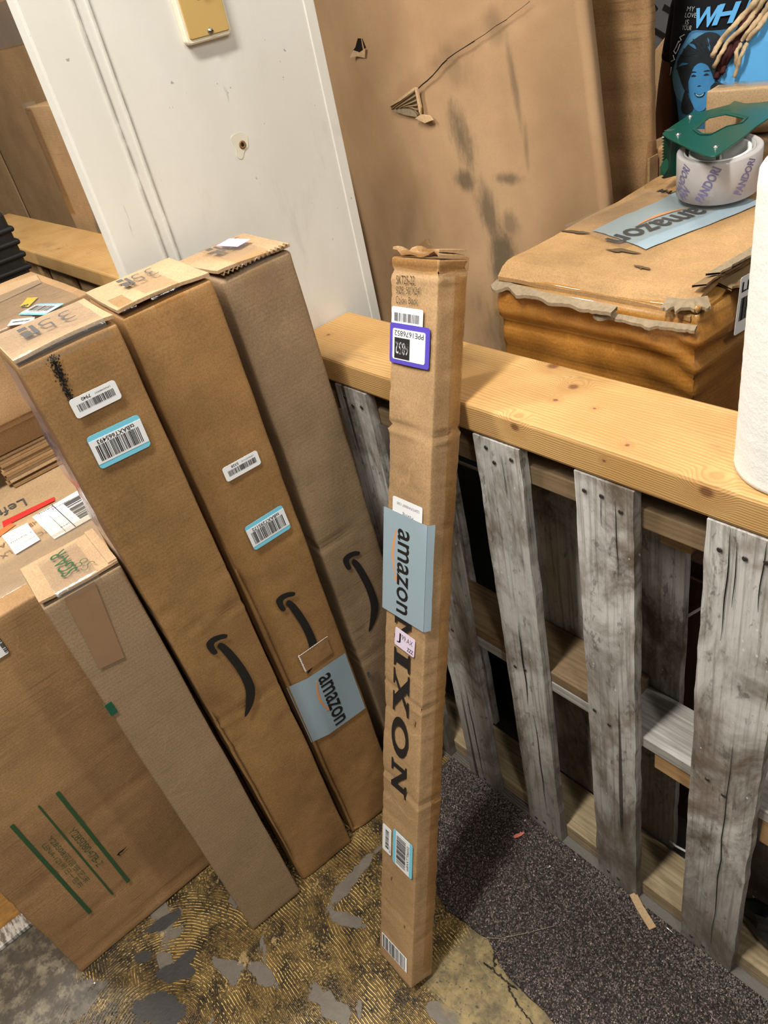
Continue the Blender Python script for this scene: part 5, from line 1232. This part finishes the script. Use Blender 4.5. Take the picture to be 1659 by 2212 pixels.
q3 = thing('carton', 'carton on top of the huge back carton, only its lower edge in view', 'carton', (-2.90, 1.28, 1.6205))
carton_mesh('carton_body', 1.0, .4, .25, .006, .05, M['kraftT'], q3, dents(53, .003, 4))
q4 = thing('carton', 'plain carton standing left of the huge back carton', 'carton', (-4.20, 1.30, 0))
carton_mesh('carton_body', .86, .5, 1.40, .006, .05, M['kraft'], q4, dents(54, .003, 4))
# orange plywood with its scuffed metal strip, low at the left edge
py_ = tag(None or MB() and (lambda m: (m.box((-1.362, -1.05, .0015), (-1.342, -.215, .55)), m.build('plywood_sheet', M['plywood'], None, bevel=.002))[1])(MB()), 'orange plywood sheet on edge, low at the left of the picture', 'plywood')
tsm = NT('scuffed_strip'); oo = tsm.obj(); nn = tsm.noise(tsm.mapping(oo, (30, 110, 1)), 1., 4, .7)
sm_ = tsm.out(tsm.mix(tsm.step(nn, .42, .60), (.62, .60, .56), (.16, .14, .11)), .4, tsm.bump(nn, .4, .001), .5)
mb = MB(); mb.box((-1.341, -1.05, .0005), (-1.300, -.215, .012)); tag(mb.build('floor_strip', sm_, None, bevel=.002), 'scuffed whitish metal floor strip in front of the plywood', 'strip')
# ------------------------------------------------------------------ person behind the cabinet
pe = thing('person', 'person in a black printed shirt with blond-tipped locs, behind the tape gun', 'person', (-.773, 1.615, 0), math.radians(25.5))
def skin(name, V, E_, mat, sub=2, root=0):
    me = bpy.data.meshes.new(name); me.from_pydata([v[:3] for v in V], E_, []); o = bpy.data.objects.new(name, me); C.objects.link(o)
    sk = o.modifiers.new('skin', 'SKIN'); sk.use_smooth_shade = True
    me.skin_vertices if me.skin_vertices else None
    lay = me.skin_vertices[0].data if len(me.skin_vertices) else None
    if lay is None:
        bm_ = bmesh.new(); bm_.from_mesh(me); bm_.verts.layers.skin.verify(); bm_.to_mesh(me); bm_.free(); lay = me.skin_vertices[0].data
    for i, v in enumerate(V):
        r = v[3] if isinstance(v[3], tuple) else (v[3], v[3]); lay[i].radius = r; lay[i].use_root = (i == root)
    ss = o.modifiers.new('sub', 'SUBSURF'); ss.levels = sub; ss.render_levels = sub
    me.materials.append(mat); return o
V = [(0, 0, .93, (.15, .10)), (0, .0, 1.08, (.135, .095)), (0, .0, 1.24, (.150, .105)), (0, .01, 1.37, (.13, .085)), (0, .015, 1.44, (.058, .056)), (0, .0, 1.50, (.056, .058)), (0, -.015, 1.56, (.072, .088)), (0, -.01, 1.63, (.074, .092)), (0, 0, 1.69, (.05, .062))]
E_ = [(i, i+1) for i in range(8)]
def limb(start, pts):
    k = start
    for p in pts: V.append(p); E_.append((k, len(V)-1)); k = len(V)-1
    return k
for s in (-1, 1):
    limb(0, [(s*.095, 0, .84, .088), (s*.105, .005, .66, .070), (s*.105, .0, .50, .055), (s*.105, .015, .36, .054), (s*.105, .02, .10, .037), (s*.105, -.03, .045, (.038, .034)), (s*.108, -.13, .030, (.040, .024))])
    wr = limb(3, [(s*.120, .015, 1.372, .042), (s*.152, .03, 1.30, .048), (s*.180, .04, 1.16, .041), (s*.188, .03, 1.06, .037), (s*.195, -.02, .95, .034), (s*.190, -.06, .86, .025), (s*.187, -.075, .82, (.034, .018)), (s*.185, -.085, .785, (.036, .016))])
    for k, (dx_, ln) in enumerate(((-.026, .062), (-.009, .072), (.009, .067), (.025, .052))):
        limb(wr, [(s*.185+dx_, -.092, .755, .0095), (s*.185+dx_*1.05, -.092, .755-ln*.5, .0088), (s*.185+dx_, -.082, .755-ln, .0075)])
    limb(wr-1, [(s*.158, -.095, .80, .012), (s*.146, -.105, .775, .010), (s*.142, -.106, .750, .0085)])
body = skin('body', V, E_, M['skin'], 2); body.parent = pe
for s in (-1, 1):
    mb = MB(); mb.lathe([(.0098*math.sin(PI*i/10), .0098*math.cos(PI*i/10)) for i in range(11)], 16, (0, 0, 0), 0, False); e_ = mb.build('eye', M['white'], pe, True); e_.location = (s*.027, -.0775, 1.590)
    mb = MB(); mb.lathe([(0, .0022), (.0036, .0016), (.0042, 0), (0, 0)], 12); i_ = mb.build('iris', M['black'], e_, True); i_.matrix_local = frame((0, -.0088, 0), (1, 0, 0), (0, 0, 1))
    mb = MB(); mb.lathe([(.0112*math.cos(PI/2*i/6), .0112*math.sin(PI/2*i/6)) for i in range(7)], 16, (0, 0, 0), 0, False); l_ = mb.build('eyelid', M['skin'], e_, True); l_.rotation_euler = (.25, 0, 0); l_.location = (0, 0, .0005)
    mb = MB(); mb.tube([(s*.012, -.086, 1.607), (s*.028, -.0885, 1.613), (s*.043, -.078, 1.608)], [.0025, .0035, .002], 8); mb.build('eyebrow', M['bluedark'], pe, True)
    mb = MB(); mb.tube([(s*.078, .005, 1.615), (s*.084, .012, 1.60), (s*.080, .010, 1.575), (s*.074, .002, 1.56)], [.008, .012, .010, .006], 8); mb.build('ear', M['skin'], pe, True)
mb = MB(); mb.tube([(0, -.096, 1.605), (0, -.108, 1.575), (0, -.100, 1.560)], [.008, .014, .010], 10); mb.build('nose', M['skin'], pe, True)
mb = MB(); mb.tube([(-.024, -.092, 1.532), (-.010, -.101, 1.534), (.010, -.101, 1.534), (.024, -.092, 1.532)], [.003, .007, .007, .003], 8); mb.build('mouth', plain('lips', (.16, .05, .04), .5, .4), pe, True)
mb = MB(); vs = []                                                       # hair: a cap fitted to the skull, then locs falling round it
for i in range(11):
    for k in range(26):
        th_, ph_ = 1.62*i/10, 2*PI*k/26; dn = (.30*max(0, -math.sin(ph_))) if i > 6 else 0
        t_ = th_-dn*(i-6)/4 if i > 6 else th_
        vs.append((.083*math.sin(t_)*math.cos(ph_), .012+.103*math.sin(t_)*math.sin(ph_), 1.617+.103*math.cos(t_)+.002*noise.noise(Vector((ph_*6, t_*9, 1)))))
mb.add(vs, [(i*26+k, i*26+(k+1) % 26, (i+1)*26+(k+1) % 26, (i+1)*26+k) for i in range(10) for k in range(26)])
mb.build('hair', M['bluedark'], pe, True)
rr = random.Random(6)
for k in range(22):
    ph_ = -.15+(PI+.30)*k/21; x, y = .084*math.cos(ph_), .012+.104*math.sin(ph_); P = [(x*.8, (y-.012)*.8+.012, 1.665), (x, y, 1.62)]
    for q in range(1, 6): P.append((x*(1+.10*q)+rr.gauss(0, .003), y*(1+.06*q)+.004*q+rr.gauss(0, .003), 1.62-.040*q))
    mb = MB(); mb.tube(P, [.006, .0075, .0075, .007, .0068, .0062, .005], 8); mb.build('hair_loc', M['blond'] if k % 4 == 1 else M['burg'], pe, True)
# shirt: front is a soft superellipse so the print lies on it
RING = [(.84, .170, .125), (.95, .168, .122), (1.05, .172, .122), (1.15, .182, .124), (1.24, .188, .122), (1.32, .182, .112), (1.38, .176, .102), (1.412, .155, .092), (1.432, .105, .082), (1.445, .074, .072)]
def shp(z):
    for (a, b) in zip(RING, RING[1:]):
        if a[0] <= z <= b[0]: t_ = (z-a[0])/(b[0]-a[0]); t_ = t_*t_*(3-2*t_); return a[1]+(b[1]-a[1])*t_, a[2]+(b[2]-a[2])*t_
    return RING[0][1:] if z < RING[0][0] else RING[-1][1:]
def fold(x, z): return .004*noise.noise(Vector((x*9, z*5, 2)))+.0022*noise.noise(Vector((x*26, z*9, 6)))
def front(u, z, lift=0.):
    a, b = shp(z); q = min(.999, abs(u)/a); return Vector((u, -b*(1-q**3)**(1/3)-fold(u, z)-lift, z))
mb = MB(); nz, na = 46, 60; vs = []
for i in range(nz+1):
    z = .84+(1.445-.84)*i/nz; a, b = shp(z)
    for k in range(na):
        th_ = 2*PI*k/na; c_, s_ = math.cos(th_), math.sin(th_)
        x = a*math.copysign(abs(c_)**(2/3), c_); y = b*math.copysign(abs(s_)**(2/3), s_)
        vs.append((x, y-fold(x, z)*(1 if y < 0 else -1), z))
mb.add(vs, [(i*na+k, i*na+(k+1) % na, (i+1)*na+(k+1) % na, (i+1)*na+k) for i in range(nz) for k in range(na)])
sh = mb.build('shirt', M['cloth'], pe, True); sh['label'] = 'black printed cotton shirt'
for s in (-1, 1):
    mb = MB(); mb.tube([(s*.100, .012, 1.385), (s*.121, .020, 1.362), (s*.138, .030, 1.30), (s*.152, .036, 1.240), (s*.154, .038, 1.222)], [.046, .059, .057, .055, .056], 20); mb.build('sleeve', M['cloth'], sh, True)
tr = skin('trousers', [(0, 0, .93, (.160, .112)), (0, 0, .86, (.165, .12)), (-.10, .0, .78, .092), (-.106, .005, .50, .072), (-.106, .02, .12, .062), (.10, 0, .78, .092), (.106, .005, .50, .072), (.106, .02, .12, .062)], [(0, 1), (1, 2), (2, 3), (3, 4), (1, 5), (5, 6), (6, 7)], M['jeans']); tr.parent = pe
for s in (-1, 1):
    mb = MB(); mb.tube([(s*.106, .055, .045), (s*.106, .0, .052), (s*.108, -.08, .040), (s*.110, -.15, .030)], [.040, .045, .042, .028], 14); o = mb.build('shoe', M['blackp'], pe, True); 
# print
DU = -.03
def blob(P, mat, lift, nm, sm=3):
    """filled outline laid on the shirt front, finely cut so it follows the cloth"""
    P = catmull([(x+DU, z, 0) for x, z in P], sm) if sm > 1 else [(x+DU, z, 0) for x, z in P]
    bm_ = bmesh.new(); v = [bm_.verts.new((p[0], 0, p[1])) for p in P]; bm_.faces.new(v)
    bmesh.ops.triangulate(bm_, faces=bm_.faces[:])
    for _ in range(3):
        e_ = [e for e in bm_.edges if e.calc_length() > .012]
        if not e_: break
        bmesh.ops.subdivide_edges(bm_, edges=e_, cuts=1); bmesh.ops.triangulate(bm_, faces=bm_.faces[:])
    for q in bm_.verts: q.co = front(q.co.x, q.co.z, lift)
    bmesh.ops.recalc_face_normals(bm_, faces=bm_.faces[:])
    me = bpy.data.meshes.new(nm); bm_.to_mesh(me); bm_.free(); me.materials.append(mat)
    o = bpy.data.objects.new(nm, me); C.objects.link(o); o.parent = sh; return o
blob([(-.148, 1.205), (-.144, 1.225), (-.136, 1.247), (-.125, 1.265), (-.112, 1.281), (-.087, 1.279), (-.065, 1.277), (-.033, 1.280), (.01, 1.302), (.07, 1.312), (.13, 1.300), (.175, 1.26), (.185, 1.18), (.175, 1.09), (.10, 1.04), (0, 1.03), (-.08, 1.05), (-.125, 1.11), (-.137, 1.166)], M['bluemid'], .0025, 'printed_picture')
blob([(-.050, 1.255), (-.033, 1.275), (.012, 1.298), (.07, 1.305), (.13, 1.29), (.165, 1.25), (.17, 1.18), (.12, 1.168), (.06, 1.160), (.012, 1.168), (-.03, 1.183), (-.062, 1.196), (-.066, 1.21), (-.052, 1.224)], M['bluelight'], .0034, 'printed_picture')
blob([(-.146, 1.20), (-.141, 1.228), (-.130, 1.252), (-.112, 1.276), (-.090, 1.275), (-.106, 1.262), (-.122, 1.243), (-.132, 1.222), (-.130, 1.200), (-.122, 1.188), (-.118, 1.17), (-.128, 1.166), (-.140, 1.178)], plain('print_pale_blue', (.10, .27, .46), .7, .2), .0034, 'printed_picture')
blob([(-.137, 1.234), (-.13, 1.246), (-.119, 1.26), (-.1, 1.272), (-.083, 1.277), (-.065, 1.27), (-.058, 1.256), (-.044, 1.249), (-.04, 1.238), (-.056, 1.213), (-.069, 1.201), (-.075, 1.212), (-.082, 1.225), (-.095, 1.231), (-.106, 1.225), (-.111, 1.212), (-.116, 1.200), (-.119, 1.193), (-.113, 1.184), (-.122, 1.188), (-.130, 1.205), (-.136, 1.22)], M['bluedark'], .0052, 'printed_hair')
blob([(-.106, 1.232), (-.091, 1.243), (-.077, 1.238), (-.071, 1.222), (-.069, 1.201), (-.070, 1.174), (-.081, 1.157), (-.089, 1.150), (-.101, 1.153), (-.110, 1.172), (-.115, 1.194), (-.114, 1.212)], M['blue'], .0043, 'printed_face')
blob([(-.120, 1.188), (-.112, 1.172), (-.104, 1.155), (-.118, 1.145), (-.128, 1.155)], M['bluedark'], .0040, 'printed_hair')
for (x, z, w_, h_) in ((-.106, 1.2105, .010, .0036), (-.084, 1.2105, .010, .0036), (-.107, 1.2165, .013, .0022), (-.083, 1.2165, .013, .0022), (-.0955, 1.193, .007, .002)):
    blob([(x-w_/2, z-h_/3), (x, z+h_/2), (x+w_/2, z-h_/3), (x, z-h_/2)], M['bluedark'], .0050, 'printed_feature', 2)
blob([(-.104, 1.182), (-.094, 1.178), (-.084, 1.182), (-.088, 1.174), (-.098, 1.174)], M['bluedark'], .0050, 'printed_feature')
blob([(-.1015, 1.1805), (-.094, 1.177), (-.0865, 1.1805), (-.090, 1.176), (-.098, 1.176)], plain('print_teeth', (.25, .50, .72), .6, .2), .0056, 'printed_feature')
blob([(-.069, 1.196), (-.02, 1.176), (.02, 1.160), (.01, 1.150), (-.05, 1.165), (-.075, 1.172)], M['bluedark'], .0050, 'printed_feature')
def on_front(cx_, cz_, lift, rot=0., ital=0.): return lambda x, y: front(cx_+DU+x*math.cos(rot)-y*math.sin(rot)+ital*y, cz_+x*math.sin(rot)+y*math.cos(rot), lift)
lettering('W', None, .042, .030, 0, M['bluelight'], sh, .03, 0, on_front(-.090, 1.2995, .0045, 0, .32))
lettering('H', None, .034, .030, 0, M['bluelight'], sh, .035, 0, on_front(-.056, 1.3005, .0045, 0, .40))
lettering('I', None, .010, .030, 0, M['bluelight'], sh, .0, 0, on_front(-.020, 1.3045, .0045, 0, .40))
lettering('T', None, .030, .030, 0, M['bluelight'], sh, .0, 0, on_front(.006, 1.312, .0045, 0, .40))
for (tx_, x, z, w_) in (('MY', -.116, 1.3145, .013), ('LOVE', -.1155, 1.3050, .020), ('IS', -.1215, 1.2950, .006), ('YOUR', -.1215, 1.2865, .017)):
    lettering(tx_, None, w_, .0072, 0, M['tee_white'], sh, -.015, 0, on_front(x, z, .0045, -.1, .1))
for P in ([(-.126, 1.276), (-.134, 1.272), (-.131, 1.268), (-.136, 1.264)], [(-.136, 1.266), (-.141, 1.256), (-.145, 1.250), (-.141, 1.246), (-.137, 1.252), (-.133, 1.262)], [(-.146, 1.243), (-.143, 1.236), (-.150, 1.232)], [(-.150, 1.222), (-.151, 1.212), (-.154, 1.206)]):
    mb = MB(); mb.tube([front(x+DU, z, .003) for x, z in P], .0008, 6); mb.build('lettering', M['tee_white'], sh)
rr = random.Random(8)
for k in range(26):                                                      # separate strands round and inside the printed hair
    a_ = .2+2.75*k/25; r0_, r1_ = (.030, .047) if k % 2 else (.036, .052); cx0, cz0 = -.090, 1.218
    x0, z0, x1, z1 = cx0+r0_*math.cos(a_)*.95, cz0+r0_*math.sin(a_)*1.05, cx0+r1_*math.cos(a_+.25)*.95, cz0+r1_*math.sin(a_+.25)*1.08
    if x1 < -.146 or z1 > 1.279: continue
    dx_, dz_ = (z1-z0)*.12, -(x1-x0)*.12; mx, mz = (x0+x1)/2+rr.uniform(-.003, .003), (z0+z1)/2+rr.uniform(-.003, .003)
    blob([(x0, z0), (mx+dx_, mz+dz_), (x1, z1), (mx-dx_, mz-dz_)], M['bluemid'] if k % 7 == 2 else M['bluedark'], .0056+.0002*(k % 3), 'printed_strand', 3)
# locs falling over the right of the picture
def loc_(P, r0, mat, seed, extra=.012):
    Q = []; P = [(P[0][0]+.028, P[0][1]+.055), ]+P
    rr = random.Random(seed); n = 26
    for i in range(n+1):
        f_ = i/n*(len(P)-1.001); a = int(f_); q = f_-a; u = P[a][0]*(1-q)+P[a+1][0]*q; z = P[a][1]*(1-q)+P[a+1][1]*q
        v = front(u+DU, min(z, 1.44), extra+.004*math.sin(i*.7+seed)); Q.append((v.x+rr.gauss(0, .0006), v.y, z))
    mb = MB(); mb.tube([(.055, -.05, 1.60), (.062, -.085, 1.50)]+Q, [r0, r0]+[r0*(1-.30*i/n)*rr.uniform(.86, 1.14) for i in range(n+1)], 9)
    o = mb.build('hair_loc', mat, pe, True); return o
for i, (P, r0, m_, ex) in enumerate((([(-.016, 1.302), (-.039, 1.262), (-.057, 1.233), (-.067, 1.203)], .0075, 'burg', .010), ([(-.004, 1.302), (-.028, 1.262), (-.048, 1.233), (-.058, 1.210)], .0065, 'burg', .010), ([(-.01, 1.313), (-.034, 1.29), (-.059, 1.266), (-.075, 1.241)], .0056, 'blond', .020), ([(.001, 1.312), (-.02, 1.285), (-.052, 1.258), (-.07, 1.224)], .0054, 'blond', .020), ([(.010, 1.303), (-.007, 1.283), (-.025, 1.263), (-.035, 1.243), (-.034, 1.219)], .0050, 'blond', .016), ([(.018, 1.300), (-.002, 1.276), (-.018, 1.259), (-.027, 1.235), (-.037, 1.202)], .0050, 'blond', .018))):
    loc_(P, r0, M[m_], i+1, ex)
